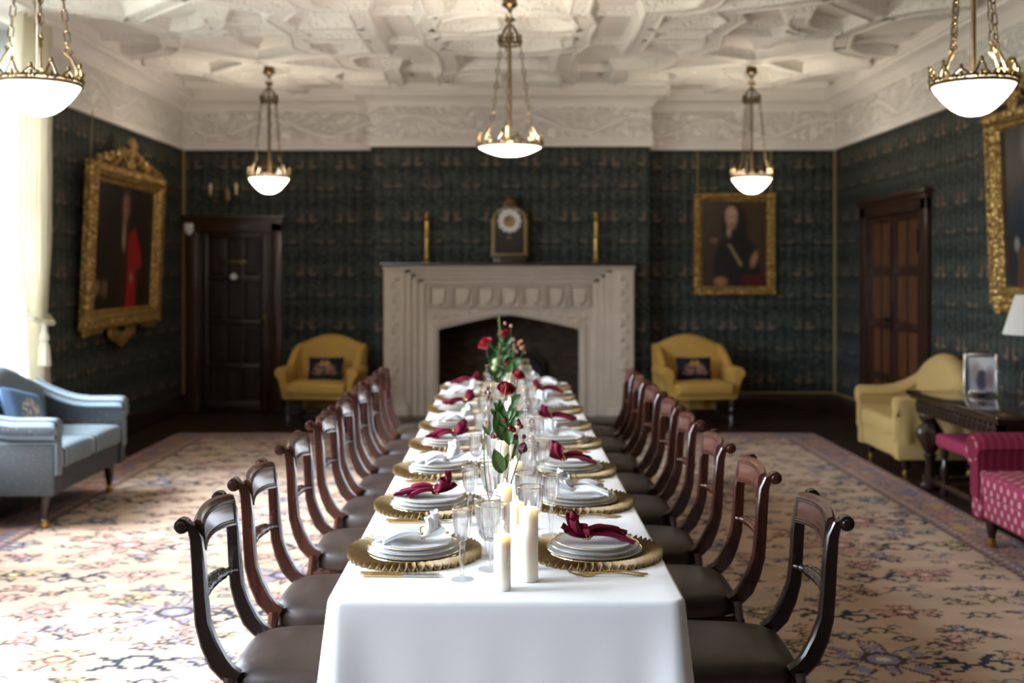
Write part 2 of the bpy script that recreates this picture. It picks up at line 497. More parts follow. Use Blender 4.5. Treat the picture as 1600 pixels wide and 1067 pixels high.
# ------------------------------------------------------------------ numpy painting (flat colour patterns)
class Canvas:
    def __init__(s, w, h, col):
        s.w, s.h = w, h
        s.a = np.ones((h, w, 3)) * np.array(col)
        s.X, s.Y = np.meshgrid((np.arange(w) + .5) / w, 1 - (np.arange(h) + .5) / h)
        s.asp = w / h
    def put(s, mask, col): s.a += (np.array(col) - s.a) * mask[..., None]
    def ell(s, cx, cy, rx, ry, col, soft=.3, ang=0, al=1.0):
        dx, dy = s.X - cx, (s.Y - cy)
        ca, sa = cos(ang), sin(ang)
        p = (dx * ca + dy * sa) / rx; q = (-dx * sa + dy * ca) / ry
        d = np.sqrt(p * p + q * q)
        s.put(np.clip((1 + soft - d) / (2 * soft), 0, 1) * al, col)
    def poly(s, pts, col, blur=2, al=1.0):
        ins = np.zeros((s.h, s.w), bool); n = len(pts)
        for i in range(n):
            x1, y1 = pts[i]; x2, y2 = pts[(i + 1) % n]
            if y1 == y2: continue
            c = ((s.Y < y1) != (s.Y < y2)) & (s.X < (x2 - x1) * (s.Y - y1) / (y2 - y1) + x1)
            ins ^= c
        mk = ins.astype(float)
        for _ in range(blur):
            mk = (mk + np.roll(mk, 1, 0) + np.roll(mk, -1, 0) + np.roll(mk, 1, 1) + np.roll(mk, -1, 1)) / 5
        s.put(mk * al, col)
    def noise(s, amp):
        s.a *= 1 + (rng.random((s.h, s.w, 1)) - .5) * amp
    def sheet(s, W, H):
        """cells as quads in the local xz plane, one colour per vertex, facing -y; origin at bottom centre"""
        xs = (np.arange(s.w) / (s.w - 1) - .5) * W; zs = (1 - np.arange(s.h) / (s.h - 1)) * H
        P = np.zeros((s.h, s.w, 3)); P[..., 0] = xs[None, :]; P[..., 2] = zs[:, None]
        mb = MB().grid(P)
        cols = np.concatenate([s.a, np.ones((s.h, s.w, 1))], 2).reshape(-1, 4)
        return mb, cols

# ================================================================== THE ROOM
def wallbox(name, mat, *b):
    mb = MB()
    for q in b: mb.box(*q)
    return structure(mb.build(name, mat, smooth=0))

wallbox('floor', MAT['floor'], (XL - .6, XR + .1, YF - .1, YB + .6, -.1, 0))
ceiling = wallbox('ceiling', MAT['plaster'], (XL - .6, XR + .1, YF - .1, YB + .1, ZC, ZC + .1))
FZ0, FZ1 = 2.874, 3.42
CHX0, CHX1, CHY = -1.44, 1.528, 11.60
wallbox('wall_right', MAT['wallpaper'], (XR, XR + .1, YF, YB + .1, 0, ZC))
wallbox('wall_front', MAT['wallpaper'], (XL - .1, XR + .1, YF - .1, YF, 0, ZC))
FPX0, FPX1 = -.80, .84                      # hearth recess
wallbox('wall_back', MAT['wallpaper'], (XL - .1, FPX0, YB, YB + .1, 0, ZC), (FPX1, XR + .1, YB, YB + .1, 0, ZC), (FPX0, FPX1, YB, YB + .1, 1.2, ZC))
wallbox('wall_chimney', MAT['wallpaper'], (CHX0, FPX0, CHY, YB - .002, 0, ZC), (FPX1, CHX1, CHY, YB - .002, 0, ZC), (FPX0, FPX1, CHY, YB - .002, 1.2, ZC))
lw = []
ed = sorted(WINDOWS)
cuts = [YF] + [q for w in ed for q in w] + [YB + .1]
for i in range(0, len(cuts), 2): lw.append((XL - .04, XL, cuts[i], cuts[i + 1], 0, ZC))
for a, b in ed:
    lw.append((XL - .04, XL, a, b, 0, WZ0)); lw.append((XL - .04, XL, a, b, WZ1, ZC))
wallbox('wall_left', MAT['wallpaper'], *lw)
for i, (a, b) in enumerate(WINDOWS):
    mb = MB()
    mb.box(-4.06, XL + .004, a - .05, a, WZ0 - .05, WZ1 + .05).box(-4.06, XL + .004, b, b + .05, WZ0 - .05, WZ1 + .05)
    mb.box(-4.06, XL + .004, a, b, WZ1, WZ1 + .05).box(-4.06, XL + .03, a, b, WZ0 - .05, WZ0)
    w = structure(mb.build('window_%d' % (i + 1), MAT['reveal'], smooth=0))
    fr = MB()
    n = 4
    for k in range(n + 1):
        yy = a + (b - a) * k / n
        fr.box(-4.02, -3.94, max(a, yy - .035), min(b, yy + .035), WZ0, WZ1)
    for zz in (WZ0 + .03, 2.35, WZ1 - .03): fr.box(-4.02, -3.94, a, b, zz - .03, zz + .03)
    fr.build('window_frame', MAT['white_paint'], w, smooth=0)
    for k in range(n):
        y0 = a + (b - a) * k / n + .035; y1 = a + (b - a) * (k + 1) / n - .035
        for z0, z1 in ((WZ0 + .06, 2.32), (2.38, WZ1 - .06)):
            MB().box(-3.985, -3.980, y0, y1, z0, z1).build('pane', MAT['pane'], w, smooth=0)

# frieze + cornice swept round the room
def offset_path(path, d):
    out = []
    n = len(path)
    for i in range(n):
        p = Vector(path[i])
        t0 = (p - Vector(path[i - 1])).normalized() if i > 0 else None
        t1 = (Vector(path[i + 1]) - p).normalized() if i < n - 1 else None
        t0 = t0 or t1; t1 = t1 or t0
        n0 = Vector((t0.y, -t0.x)); n1 = Vector((t1.y, -t1.x))
        mm = (n0 + n1); mm = mm / max(mm.length_squared, 1e-6) * 2
        out.append(p + mm * d)
    return out
def sweep_profile(path, prof):
    P = np.zeros((len(prof), len(path), 3))
    for i, (d, z) in enumerate(prof):
        q = offset_path(path, d)
        for j, p in enumerate(q): P[i, j] = (p.x, p.y, z)
    mb = MB().grid(P); n = len(path)
    mb.f.append(tuple(i * n for i in range(len(prof)))); mb.f.append(tuple(i * n + n - 1 for i in range(len(prof))))
    return mb
FR = [(0, FZ0), (.035, FZ0), (.045, FZ0 + .015), (.035, FZ0 + .03), (.05, FZ0 + .045), (.03, FZ0 + .06), (.022, FZ0 + .075), (.02, 3.30),
      (.035, 3.31), (.035, 3.325), (.05, 3.335), (.075, 3.36), (.12, 3.385), (.17, 3.395), (.18, 3.40), (.18, 3.425), (.20, 3.43), (.20, ZC), (0, ZC)]
rp = [(XL, 8.10), (XL, YB), (CHX0, YB), (CHX0, CHY), (CHX1, CHY), (CHX1, YB), (XR, YB), (XR, YF)]
structure(sweep_profile(rp, FR).build('trim_1', MAT['frieze'], smooth=25, fix=False))
tn = 2
for a, b in ((4.75, 5.3), (.95, 2.0)):
    structure(sweep_profile([(XL, a), (XL, b)], FR).build('trim_%d' % tn, MAT['frieze'], smooth=25, fix=False)); tn += 1
structure(sweep_profile([(XL, YF), (XL, 8.098)], [(0, 3.306)] + [(d_ + .004, z_ - .004) for d_, z_ in FR[9:-2]] + [(.204, ZC), (0, ZC)]).build('trim_%d' % tn, MAT['plaster'], smooth=25, fix=False)); tn += 1
# gold fillets in corners and over the skirting, dark skirting
for a in ((XR - .03, XR - .004, YB - .022, YB - .004, .20, FZ0), (XL + .004, XL + .03, YB - .022, YB - .004, .20, FZ0)):
    structure(MB().box(*a).build('trim_%d' % tn, MAT['gold_line'], smooth=0)); tn += 1
BB = [(0, .20), (.012, .20), (.014, .185), (.022, .17), (.025, .15), (.025, .0)]
structure(sweep_profile([(XL, YF), (XL, YB), (-3.46, YB)], BB).build('baseboard_left', MAT['oak_dark'], smooth=25, fix=False))
structure(sweep_profile([(-2.44, YB), (CHX0, YB), (CHX0, CHY), (-1.28, CHY)], BB).build('baseboard_chimney', MAT['oak_dark'], smooth=25, fix=False))
structure(sweep_profile([(1.35, CHY), (CHX1, CHY), (CHX1, YB), (XR, YB), (XR, 11.01)], BB).build('baseboard_back', MAT['oak_dark'], smooth=25, fix=False))
structure(sweep_profile([(XR, 9.22), (XR, YF)], BB).build('baseboard_right', MAT['oak_dark'], smooth=25, fix=False))
for a in ((CHX1 + .05, XR - .04, YB - .012, YB - .003, .205, .222), (XR - .012, XR - .003, 11.02, YB - .03, .205, .222), (XR - .012, XR - .003, 7.0, 9.2, .205, .222)):
    structure(MB().box(*a).build('trim_%d' % tn, MAT['gold_line'], smooth=0)); tn += 1

# plaster ribs of the ceiling: bays mirrored about the room's axis
def rib_mesh(path, w=.085, d=.105):
    prof = [(-w - .05, ZC), (-w - .03, ZC - .02), (-w - .005, ZC - d + .02), (-w, ZC - d), (-w + .02, ZC - d - .006), (-w + .03, ZC - d + .006),
            (w - .03, ZC - d + .006), (w - .02, ZC - d - .006), (w, ZC - d), (w + .005, ZC - d + .02), (w + .03, ZC - .02), (w + .05, ZC)]
    return sweep_profile(path, prof)
def arc(p0, p1, bulge, n=7):
    p0, p1 = Vector(p0), Vector(p1); dd = p1 - p0; nn = Vector((-dd.y, dd.x))
    return [tuple(p0 + dd * t + nn * (bulge * 4 * t * (1 - t))) for t in [i / (n - 1) for i in range(n)]]
WIDE = [
    [(2.25, .0), (2.83, .64), (2.70, 1.15)],
    [(2.25, .0), (1.61, .38), (1.74, .64), (1.66, 1.15)],
    arc((1.45, -.0), (1.09, .40), -.28) + [(1.11, 1.15)],
    [(.53, .0), (.53, .40), (.62, .80), (.60, 1.15)],
    arc((2.19, .58), (2.70, 1.10), .20),
    arc((2.24, .95), (2.55, 1.15), .12),
    arc((3.36, .25), (2.83, .64), .12),
    arc((0, .42), (.53, .62), -.16),
    arc((0, .95), (.60, .98), .20),
    [(1.11, .95), (1.66, .98)],
]
THIN = [[(.53, .62), (1.10, .62)], [(1.10, .70), (1.74, .66)], [(1.66, 1.02), (2.2, .95)], [(2.83, .64), (3.36, .80)], [(1.61, .38), (1.09, .40)]]
Y0 = 7.55
for lst, ww, dd in ((WIDE, .085, .088), (THIN, .035, .045)):
    for seg in lst:
        for mx in (1, -1):
            for my in (1, -1):
                for k in range(-4, 2):
                    pts = [(mx * px, Y0 + 2.3 * (k if my > 0 else k + 1) + my * py) for px, py in seg]
                    if max(p[1] for p in pts) > 11.72 or min(p[1] for p in pts) < YF + .2: continue
                    if my * mx < 0: pts = pts[::-1]
                    if any(abs(p[0]) < CHX1 + .3 and p[1] > 11.4 for p in pts): continue
                    rib_mesh(pts, ww, dd).build('plaster_rib', MAT['plaster_leaf'], ceiling, smooth=30)

# ---- doors
def panel_mesh(x0, x1, z0, z1, y, t=.012):
    """raised field panel in xz plane, facing -y at y"""
    mb = MB(); b = .022
    P = [(x0, y + t, z0), (x1, y + t, z0), (x1, y + t, z1), (x0, y + t, z1)]
    Q = [(x0 + b, y, z0 + b), (x1 - b, y, z0 + b), (x1 - b, y, z1 - b), (x0 + b, y, z1 - b)]
    mb.add(P + Q, [(4, 5, 6, 7)] + [(i, (i + 1) % 4, 4 + (i + 1) % 4, 4 + i) for i in range(4)])
    return mb
def make_door(name, W, H, leaves, cols, rows, mf, ml, mp, fw=.13):
    """door in local xz plane facing -y, centred on x"""
    fr = MB()
    fr.rbox(-W / 2, -W / 2 + fw, -.05, 0, 0, H - .02, .012).rbox(W / 2 - fw, W / 2, -.05, 0, 0, H - .02, .012)
    fr.rbox(-W / 2, W / 2, -.05, 0, H - .17, H, .012).rbox(-W / 2 - .03, W / 2 + .03, -.085, 0, H - .03, H + .02, .01)
    fr.rbox(-W / 2 - .015, W / 2 + .015, -.065, 0, H - .07, H - .03, .008)
    for sx in (-1, 1):
        fr.rbox(*sorted((sx * (W / 2 - fw), sx * (W / 2 - fw - .035))), -.025, 0, 0, H - .17, .008)
    d = structure(fr.build(name, mf))
    x0, x1 = -W / 2 + fw + .035, W / 2 - fw - .035
    lwid = (x1 - x0) / leaves
    for L in range(leaves):
        a, b = x0 + L * lwid + .003, x0 + (L + 1) * lwid - .003
        lf = MB(); top = H - .175; st = .075
        lf.box(a, b, .0, .02, .01, top)
        lf.rbox(a, a + st, -.028, .004, .01, top, .006).rbox(b - st, b, -.028, .004, .01, top, .006)
        zs = [.02 + (top - .03) * (i / rows) for i in range(rows + 1)]
        for i, zz in enumerate(zs):
            hh = .05 if 0 < i < rows else .08
            lf.rbox(a + st - .004, b - st + .004, -.024, .004, max(.01, zz - hh / 2 - (.03 if i == 0 else 0)), min(top, zz + hh / 2 + (.06 if i == 0 else 0)), .006)
        cw = (b - a - 2 * st) / cols
        for c in range(1, cols):
            xx = a + st + c * cw
            lf.rbox(xx - .014, xx + .014, -.022, .004, .05, top - .04, .006)
        lo = lf.build('door_leaf', ml, d)
        for c in range(cols):
            for r in range(rows):
                panel_mesh(a + st + c * cw + .012, a + st + (c + 1) * cw - .012, zs[r] + .035 + (.05 if r == 0 else 0), zs[r + 1] - .035, -.010).build('panel', mp, lo, smooth=0)
    return d
d1 = make_door('door_1', 1.06, 2.14, 1, 3, 4, MAT['door_frame'], MAT['door_dark'], MAT['door_dark'])
d1.location = (-2.985, YB - .003, 0)
# small sign and round notice on the door; too faint to read
MB().rbox(-.14, .14, -.036, -.028, 1.63, 1.665, .003).build('sign_plate', MAT['brass'], d1)
MB().lathe([(0, -.034), (.035, -.034), (.035, -.028)], 20, (.0, 0, 1.49), 'y').build('round_notice', MAT['white_paint'], d1)
MB().rbox(.33, .36, -.05, -.03, .95, 1.1, .004).lathe([(0, -.1), (.024, -.095), (.028, -.08), (.012, -.06), (.012, -.04)], 16, (.345, 0, 1.04), 'y').build('door_handle', MAT['brass'], d1)
d2 = make_door('door_2', 1.74, 2.24, 2, 2, 4, MAT['door_frame'], MAT['door_frame'], MAT['door_panel'], .15)
d2.location = (XR - .003, 10.12, 0); d2.rotation_euler = (0, 0, -pi / 2)
mb = MB().rbox(-.022, .022, -.04, -.026, .98, 1.26, .004).lathe([(0, -.105), (.022, -.1), (.027, -.085), (.011, -.065), (.011, -.04)], 16, (0, 0, 1.1), 'y')
mb.rbox(-.016, .016, -.036, -.026, 1.62, 1.98, .004).build('door_handle', MAT['iron'], d2)
for sx in (-.64, .64):
    for zz in (.35, 1.72): MB().rbox(sx - .012, sx + .012, -.04, -.026, zz, zz + .2, .003).build('hinge', MAT['iron'], d2)

# ---- rug
RX0, RX1, RY0, RY1 = -3.13, 2.94, 1.9, 10.34
cell = .011
nx, ny = int((RX1 - RX0) / cell), int((RY1 - RY0) / cell)
GROUND = np.array((.42, .295, .207))
NAVY, LAV, PINK, MUST, TERR, DARK, PALE = [np.array(c) for c in ((.012, .020, .030), (.21, .185, .24), (.44, .20, .17), (.36, .25, .085), (.40, .20, .115), (.05, .034, .03), (.56, .43, .33))]
rug = np.ones((ny, nx, 3)) * GROUND
band = np.repeat((rng.random(ny // 9 + 2) - .5) * .20, 9)[:ny]
rug *= (1 + band)[:, None, None]
SPR = {
 'antler': ["..##......##...", ".#..#....#..#..", "....##..##...##", "#....####....#.", "##..##..######.", ".####....##....", "...##....####..", "..##......#..#.", ".##............"],
 'antler2': ["##...........##", ".##..##.##..##.", "..####...####..", "....#.....#....", "...##.....##...", ".####.....####.", "##..##...##..##", ".....#####....."],
 'diamond': ["....##....", "..######..", ".##....##.", "##..##..##", ".##....##.", "..######..", "....##...."],
 'bar': ["########", "#......#", "#.####.#", "#......#", "########"],
 'tick': ["#....#", "##..##", ".####.", "..##..", ".#..#."],
}
def stamp(key, cx, cy, col, sc=1, flip=False):
    a = np.array([[c == '#' for c in r] for r in SPR[key]])
    if flip: a = a[:, ::-1]
    a = np.kron(a, np.ones((sc, sc))).astype(bool)
    h, w = a.shape; i0, j0 = int(cy - h / 2), int(cx - w / 2)
    for i in range(h):
        for j in range(w):
            if a[i, j] and 0 <= i0 + i < ny and 0 <= j0 + j < nx: rug[i0 + i, j0 + j] = col
JJ, II = np.meshgrid(np.arange(nx), np.arange(ny))
def palmette(cx, cy, rx, ry, col, out, lobes, seed):
    r_ = np.random.default_rng(seed); ph = r_.random(6) * 6
    sl = (slice(max(0, int(cy - ry * 1.5)), max(0, int(cy + ry * 1.5))), slice(max(0, int(cx - rx * 1.5)), max(0, int(cx + rx * 1.5))))
    J, I = JJ[sl], II[sl]
    if J.size == 0: return
    px = np.abs(J - cx) / rx; py = (I - cy) / ry
    th = np.arctan2(py, px); rr = np.hypot(px, py)
    e = .66 + .20 * np.cos(lobes * th + ph[0]) + .16 * np.cos((lobes * 2 + 1) * th + ph[1]) + .10 * np.sin(17 * th + ph[3])
    d = rr - e
    fill = d < 0
    sub = rug[sl]
    sub[fill] = col * (1 + .2 * (r_.random() - .5))
    swirl = np.sin(rr * 17 + 2.2 * np.cos(lobes * th + ph[2]) + 1.3 * np.sin(9 * th))
    g = fill & (swirl > .1) & (rr > .22); sub[g] = GROUND * .97
    def edge(A): return A & ~(np.roll(A, 1, 0) & np.roll(A, -1, 0) & np.roll(A, 1, 1) & np.roll(A, -1, 1))
    line = edge(fill); line |= np.roll(line, 1, 0) & fill; dash = ((I + J) // 3) % 4 != 0
    sub[line & dash] = out
    ie = edge(g) & (((I * 3 + J) // 2) % 3 == 0); sub[ie] = out * 1.6
    core = np.abs(rr - .26) < .045; sub[core] = out
    sub[rr < .10] = PALE
cols4 = [PINK, LAV, TERR, LAV, PINK, MUST]
cx_, cy_ = .66 / cell, .60 / cell
for r in range(-1, 16):
    for c in range(-1, 12):
        x = (c + (.5 if r % 2 else 0)) * cx_ + rng.integers(-4, 5); yv = r * cy_
        k = int((r * 7 + c * 5) % 6)
        big = (r + 2 * c) % 3 == 0
        palmette(x, yv, (27 if big else 17), (23 if big else 13), cols4[k], (NAVY if k in (1, 5) else DARK), 5 if big else 3, abs(r * 31 + c) + 9)
        palmette(x - cx_ * .36, yv + cy_ * .36, 11, 8, cols4[(k + 2) % 6], DARK, 4, abs(r * 17 + c) + 400)
        palmette(x + cx_ * .22, yv - cy_ * .40, 12, 7, cols4[(k + 3) % 6], DARK, 3, abs(r * 13 + c) + 700)
        stamp('antler' if (r + c) % 2 else 'antler2', x + cx_ * .5, yv - 3, NAVY, 1 if k in (1, 4) else 2, bool(c % 2))
        stamp('diamond' if c % 2 else 'bar', x + cx_ * .27, yv + cy_ * .42, NAVY if k % 2 else DARK * 1.5)
        palmette(x + cx_ * .48, yv + cy_ * .22, 9, 6, cols4[(k + 1) % 6], DARK, 3, abs(r * 19 + c) + 1100)
        palmette(x - cx_ * .10, yv + cy_ * .47, 8, 6, cols4[(k + 4) % 6], NAVY, 4, abs(r * 23 + c) + 1500)
        stamp('tick', x + cx_ * .42, yv + cy_ * .33, NAVY)
        stamp('tick', x - cx_ * .18, yv - cy_ * .30, LAV * .6)
        stamp('antler2', x - cx_ * .30, yv - cy_ * .40, [DARK, NAVY, LAV * .7][k % 3], 1, bool(r % 2))
# border
bw = int(.36 / cell)
J, I = np.meshgrid(np.arange(nx), np.arange(ny))
dist = np.minimum(np.minimum(J, nx - 1 - J), np.minimum(I, ny - 1 - I))
bm_ = dist < bw
along = np.where(np.minimum(J, nx - 1 - J) < np.minimum(I, ny - 1 - I), I, J)
def smooth_field(q):
    g = rng.normal(size=(ny // q + 3, nx // q + 3))
    yy = np.arange(ny) / q; xx = np.arange(nx) / q
    y0 = yy.astype(int); x0 = xx.astype(int); fy = (yy - y0)[:, None]; fx = (xx - x0)[None, :]
    fy = fy * fy * (3 - 2 * fy); fx = fx * fx * (3 - 2 * fx)
    a = g[y0][:, x0]; b = g[y0][:, x0 + 1]; c = g[y0 + 1][:, x0]; d = g[y0 + 1][:, x0 + 1]
    return (a * (1 - fx) + b * fx) * (1 - fy) + (c * (1 - fx) + d * fx) * fy
fa = smooth_field(7) + .5 * smooth_field(3)
base = np.array((.29, .165, .135))
bc = np.where((fa > .55)[..., None], PINK * .85, base)
bc = np.where((fa < -.6)[..., None], LAV * .8, bc)
bc = np.where((np.abs(fa - .55) < .09)[..., None], DARK, bc)
bc = np.where((np.abs(fa + .6) < .07)[..., None], DARK * 1.3, bc)
bc = np.where((fa > 1.35)[..., None], MUST, bc)
for d0, d1_, colr in ((0, 2, DARK), (5, 6, PALE), (bw - 3, bw, DARK * 1.3), (bw - 7, bw - 5, PALE * .8)):
    mk = (dist >= d0) & (dist < d1_)
    bc = np.where(mk[..., None], np.where(((along // 3) % 2 == 0)[..., None], colr, base * .8), bc)
rug = np.where(bm_[..., None], bc, rug)
rug = np.clip(rug, 0, 1)
X = RX0 + np.arange(nx) * cell; Yv = RY0 + np.arange(ny) * cell
Pz = np.zeros((ny, nx, 3)); Pz[..., 0] = X[None, :]; Pz[..., 1] = Yv[:, None]; Pz[..., 2] = .012
vv = Pz.reshape(-1, 3)
idx = np.arange(ny * nx).reshape(ny, nx)
quads = np.stack([idx[:-1, :-1], idx[:-1, 1:], idx[1:, 1:], idx[1:, :-1]], -1).reshape(-1, 4)
me = bpy.data.meshes.new('rug')
me.vertices.add(len(vv)); me.vertices.foreach_set('co', vv.ravel())
me.loops.add(quads.size); me.loops.foreach_set('vertex_index', quads.ravel().astype(np.int32))
me.polygons.add(len(quads)); me.polygons.foreach_set('loop_start', np.arange(0, quads.size, 4, dtype=np.int32))
me.update(calc_edges=True); me.validate()
at = me.color_attributes.new('paint', 'FLOAT_COLOR', 'POINT')
at.data.foreach_set('color', np.concatenate([rug, np.ones((ny, nx, 1))], 2).astype(np.float32).ravel())
me.materials.append(MAT['rug'])
ro = bpy.data.objects.new('rug', me); C.objects.link(ro)
tag(ro, 'large peach hand-knotted rug with navy, lilac and pink motifs under the table', 'rug')
MB().box(RX0, RX0 + (nx - 1) * cell, RY0, RY0 + (ny - 1) * cell, .001, .011).build('rug_backing', MAT['twig'], ro, smooth=0)

# ---- fireplace
fp = thing('fireplace', 'pale carved stone fireplace with shallow arched opening on the back wall', 'fireplace', (.027, CHY - .003, 0))
HW = 1.313
AX0, AX1, ASP, AAP = -.745, .745, .93, 1.085
def arch_pts(hw, spring, apex, n=25):
    """four-centred arch: steep shoulders, shallow top"""
    out = []
    for i in range(n):
        t = -1 + 2 * i / (n - 1); a = abs(t)
        z = spring + (apex - spring) * (1 - a ** 1.25) if a < .9 else spring + (apex - spring) * (1 - .9 ** 1.25) * sqrt(max(0, 1 - ((a - .9) / .1) ** 2))
        out.append((t * hw, z))
    return out
def arch_plate(mb, hw_out, top, ap, y0, y1):
    """plate from y0 (front) to y1 with an arched hole ap (list from left to right)"""
    n = len(ap)
    for y in (y0, y1):
        v = [(-hw_out, y, 0), (-hw_out, y, ap[0][1]), (-hw_out, y, top), (hw_out, y, top), (hw_out, y, ap[-1][1]), (hw_out, y, 0), (ap[-1][0], y, 0), (ap[0][0], y, 0)]
        v += [(x, y, z) for x, z in ap] + [(x, y, top) for x, z in ap]
        f = [(0, 7, 8, 1), (5, 4, 8 + n - 1, 6), (1, 8, 8 + n, 2), (4, 3, 8 + 2 * n - 1, 8 + n - 1)]
        f += [(8 + i, 8 + i + 1, 8 + n + i + 1, 8 + n + i) for i in range(n - 1)]
        mb.add(v, f)
    rim = [(ap[0][0], 0)] + ap + [(ap[-1][0], 0)]
    mb.grid([[(x, y0, z) for x, z in rim], [(x, y1, z) for x, z in rim]])
    out = [(-hw_out, 0), (-hw_out, top), (hw_out, top), (hw_out, 0)]
    mb.grid([[(x, y0, z) for x, z in out], [(x, y1, z) for x, z in out]])
mb = MB(); arch_plate(mb, .90, 1.44, arch_pts(.745, ASP, AAP), -.10, 0); mb.build('arch_surround', MAT['stone'], fp, smooth=30, fix=False)
for k_, (hw, yf, w_) in enumerate(((.80, -.125, .022), (.775, -.115, .016))):
    ap = arch_pts(hw, ASP + (hw - .745) * .8, AAP + (hw - .745) * .9)
    path = [(-hw, -.0, 0)] + [(x, 0, z) for x, z in ap] + [(hw, 0, 0)]
    MB().tube([(p[0], -.10, p[2]) for p in path], w_, 8).build('arch_moulding', MAT['stone'], fp, smooth=50)
st = MB()
for sx in (-1, 1):
    st.rbox(*sorted((sx * HW, sx * 1.09)), -.20, 0, 0, 1.60, .012)
    st.rbox(*sorted((sx * (HW + .02), sx * 1.05)), -.225, 0, 0, .14, .015).rbox(*sorted((sx * (HW + .012), sx * 1.06)), -.21, 0, .14, .19, .012)
st.rbox(-HW - .01, HW + .01, -.215, 0, 1.565, 1.605, .01)
st.build('outer_pilasters', MAT['stone'], fp)
for i, (hi, ho, zt, yy) in enumerate(((1.02, 1.10, 1.57, -.175), (.955, 1.03, 1.52, -.15), (.88, .965, 1.47, -.125))):
    u_ = MB()
    for sx in (-1, 1): u_.rbox(*sorted((sx * hi, sx * ho)), yy, 0, 0, zt, .018, 3)
    u_.rbox(-ho, ho, yy, 0, zt - .055, zt, .018, 3)
    u_.build('stepped_moulding', MAT['stone'], fp)
for sx in (-1, 1):          # carved trail up each pilaster
    cv = MB()
    for k_ in range(16):
        zz = .28 + k_ * .08
        cv.sell((sx * (1.20 + .022 * (-1) ** k_), -.205, zz), (.030, .018, .034), 1, 1, 6, 8)
    o = cv.build('carved_trail', MAT['stone'], fp); o['kind'] = 'stuff'
shield = [(-.075, .09), (-.04, .082), (0, .09), (.04, .082), (.075, .09), (.072, .0), (.05, -.055), (0, -.095), (-.05, -.055), (-.072, .0)]
for k_ in range(7):
    cx = (k_ - 3) * .247
    fr = MB(); z0, z1 = 1.165, 1.405; a, b = cx - .112, cx + .112
    fr.rbox(a - .006, a + .020, -.142, -.095, z0, z1, .006).rbox(b - .020, b + .006, -.142, -.095, z0, z1, .006)
    fr.rbox(a, b, -.142, -.095, z1 - .022, z1, .006).rbox(a, b, -.142, -.095, z0, z0 + .020, .006)
    pf = fr.build('panel_frame', MAT['stone'], fp)
    MB().prism([(cx + p, 1.285 + q) for p, q in shield], -.136, -.095).build('shield', MAT['stone'], pf, smooth=0)
sp = MB()
for sx in (-1, 1):
    for k_ in range(9):
        t = k_ / 8
        sp.sell((sx * (.80 - .50 * t), -.105, 1.045 + .055 * t + .018 * (-1) ** k_), (.036, .016, .028 * (1 - .3 * t)), 1, 1, 6, 8)
o = sp.build('spandrel_carving', MAT['stone'], fp); o['kind'] = 'stuff'
MB().rbox(-HW - .03, HW + .03, -.25, 0, 1.606, 1.640, .008).build('mantel_shelf', MAT['oak_dark'], fp)
hb = MB()
hb.box(FPX0 - .04, FPX0, .02, .56, 0, 1.3).box(FPX1, FPX1 + .04, .02, .56, 0, 1.3).box(FPX0 - .04, FPX1 + .04, .56, .6, 0, 1.3).box(FPX0 - .04, FPX1 + .04, .0, .6, 1.21, 1.3)
hb.build('hearth_lining', MAT['brick'], fp, smooth=0)
MB().rbox(-1.2, 1.2, -.75, -.24, 0.001, .035, .008).build('hearth_slab', MAT['floor'], fp)
fb = MB().prism([(-.28, 0), (.28, 0), (.28, .48)] + [(.28 * cos(t), .48 + .2 * sin(t)) for t in np.linspace(0, pi, 13)[1:-1]] + [(-.28, .48)], -.02, .02)
fb.tube([(-.24, -.025, .03), (-.24, -.025, .46)] + [(.24 * cos(t), -.025, .47 + .16 * sin(t)) for t in np.linspace(pi, 0, 11)] + [(.24, -.025, .03)], .012, 6)
o = fb.build('fireback', MAT['iron']); o.location = (.14, CHY + .46, .001)
tag(o, 'black arched iron fireback standing inside the stone fireplace', 'fireback')

# ---- clock and candlesticks on the mantel
MZ = 1.640
ck = thing('mantel_clock', 'tall arched black and gilt clock with white numeral ring on the mantel', 'clock', (.035, CHY - .13, MZ))
def arch_outline(hw, z0, zs, rise, n=13):
    return [(-hw, z0), (hw, z0)] + [(hw * cos(t), zs + rise * sin(t)) for t in np.linspace(0, pi, n)]
b = MB().rbox(-.17, .17, -.09, .09, 0, .05, .008).rbox(-.185, .185, -.1, .1, .05, .075, .01).prism(arch_outline(.165, .075, .46, .12), -.075, .085).rbox(-.07, .07, -.06, .06, .56, .62, .01)
b.build('clock_case', MAT['clock_black'], ck)
g = MB()
g.tube([(-.165, -.078, .08), (-.165, -.078, .46)] + [(.165 * cos(t), -.078, .46 + .12 * sin(t)) for t in np.linspace(pi, 0, 13)] + [(.165, -.078, .08)], .013, 6)
g.rbox(-.165, .165, -.09, -.07, .072, .092, .005).lathe([(.0, .62), (.075, .62), (.08, .635), (.05, .65), (.035, .67), (.045, .69), (.0, .705)], 20)
for sx in (-1, 1): g.lathe([(.015, .05), (.018, .1), (.012, .12), (.012, .40), (.02, .42), (.012, .46)], 12, (sx * .178, -.06, 0))
g.build('gilt_mounts', MAT['clock_gold'], ck)
dl = MB().lathe([(0, -.083), (.062, -.085), (.064, -.078)], 32, (0, 0, .43), 'y'); dl.build('dial_centre', MAT['clock_gold'], ck)
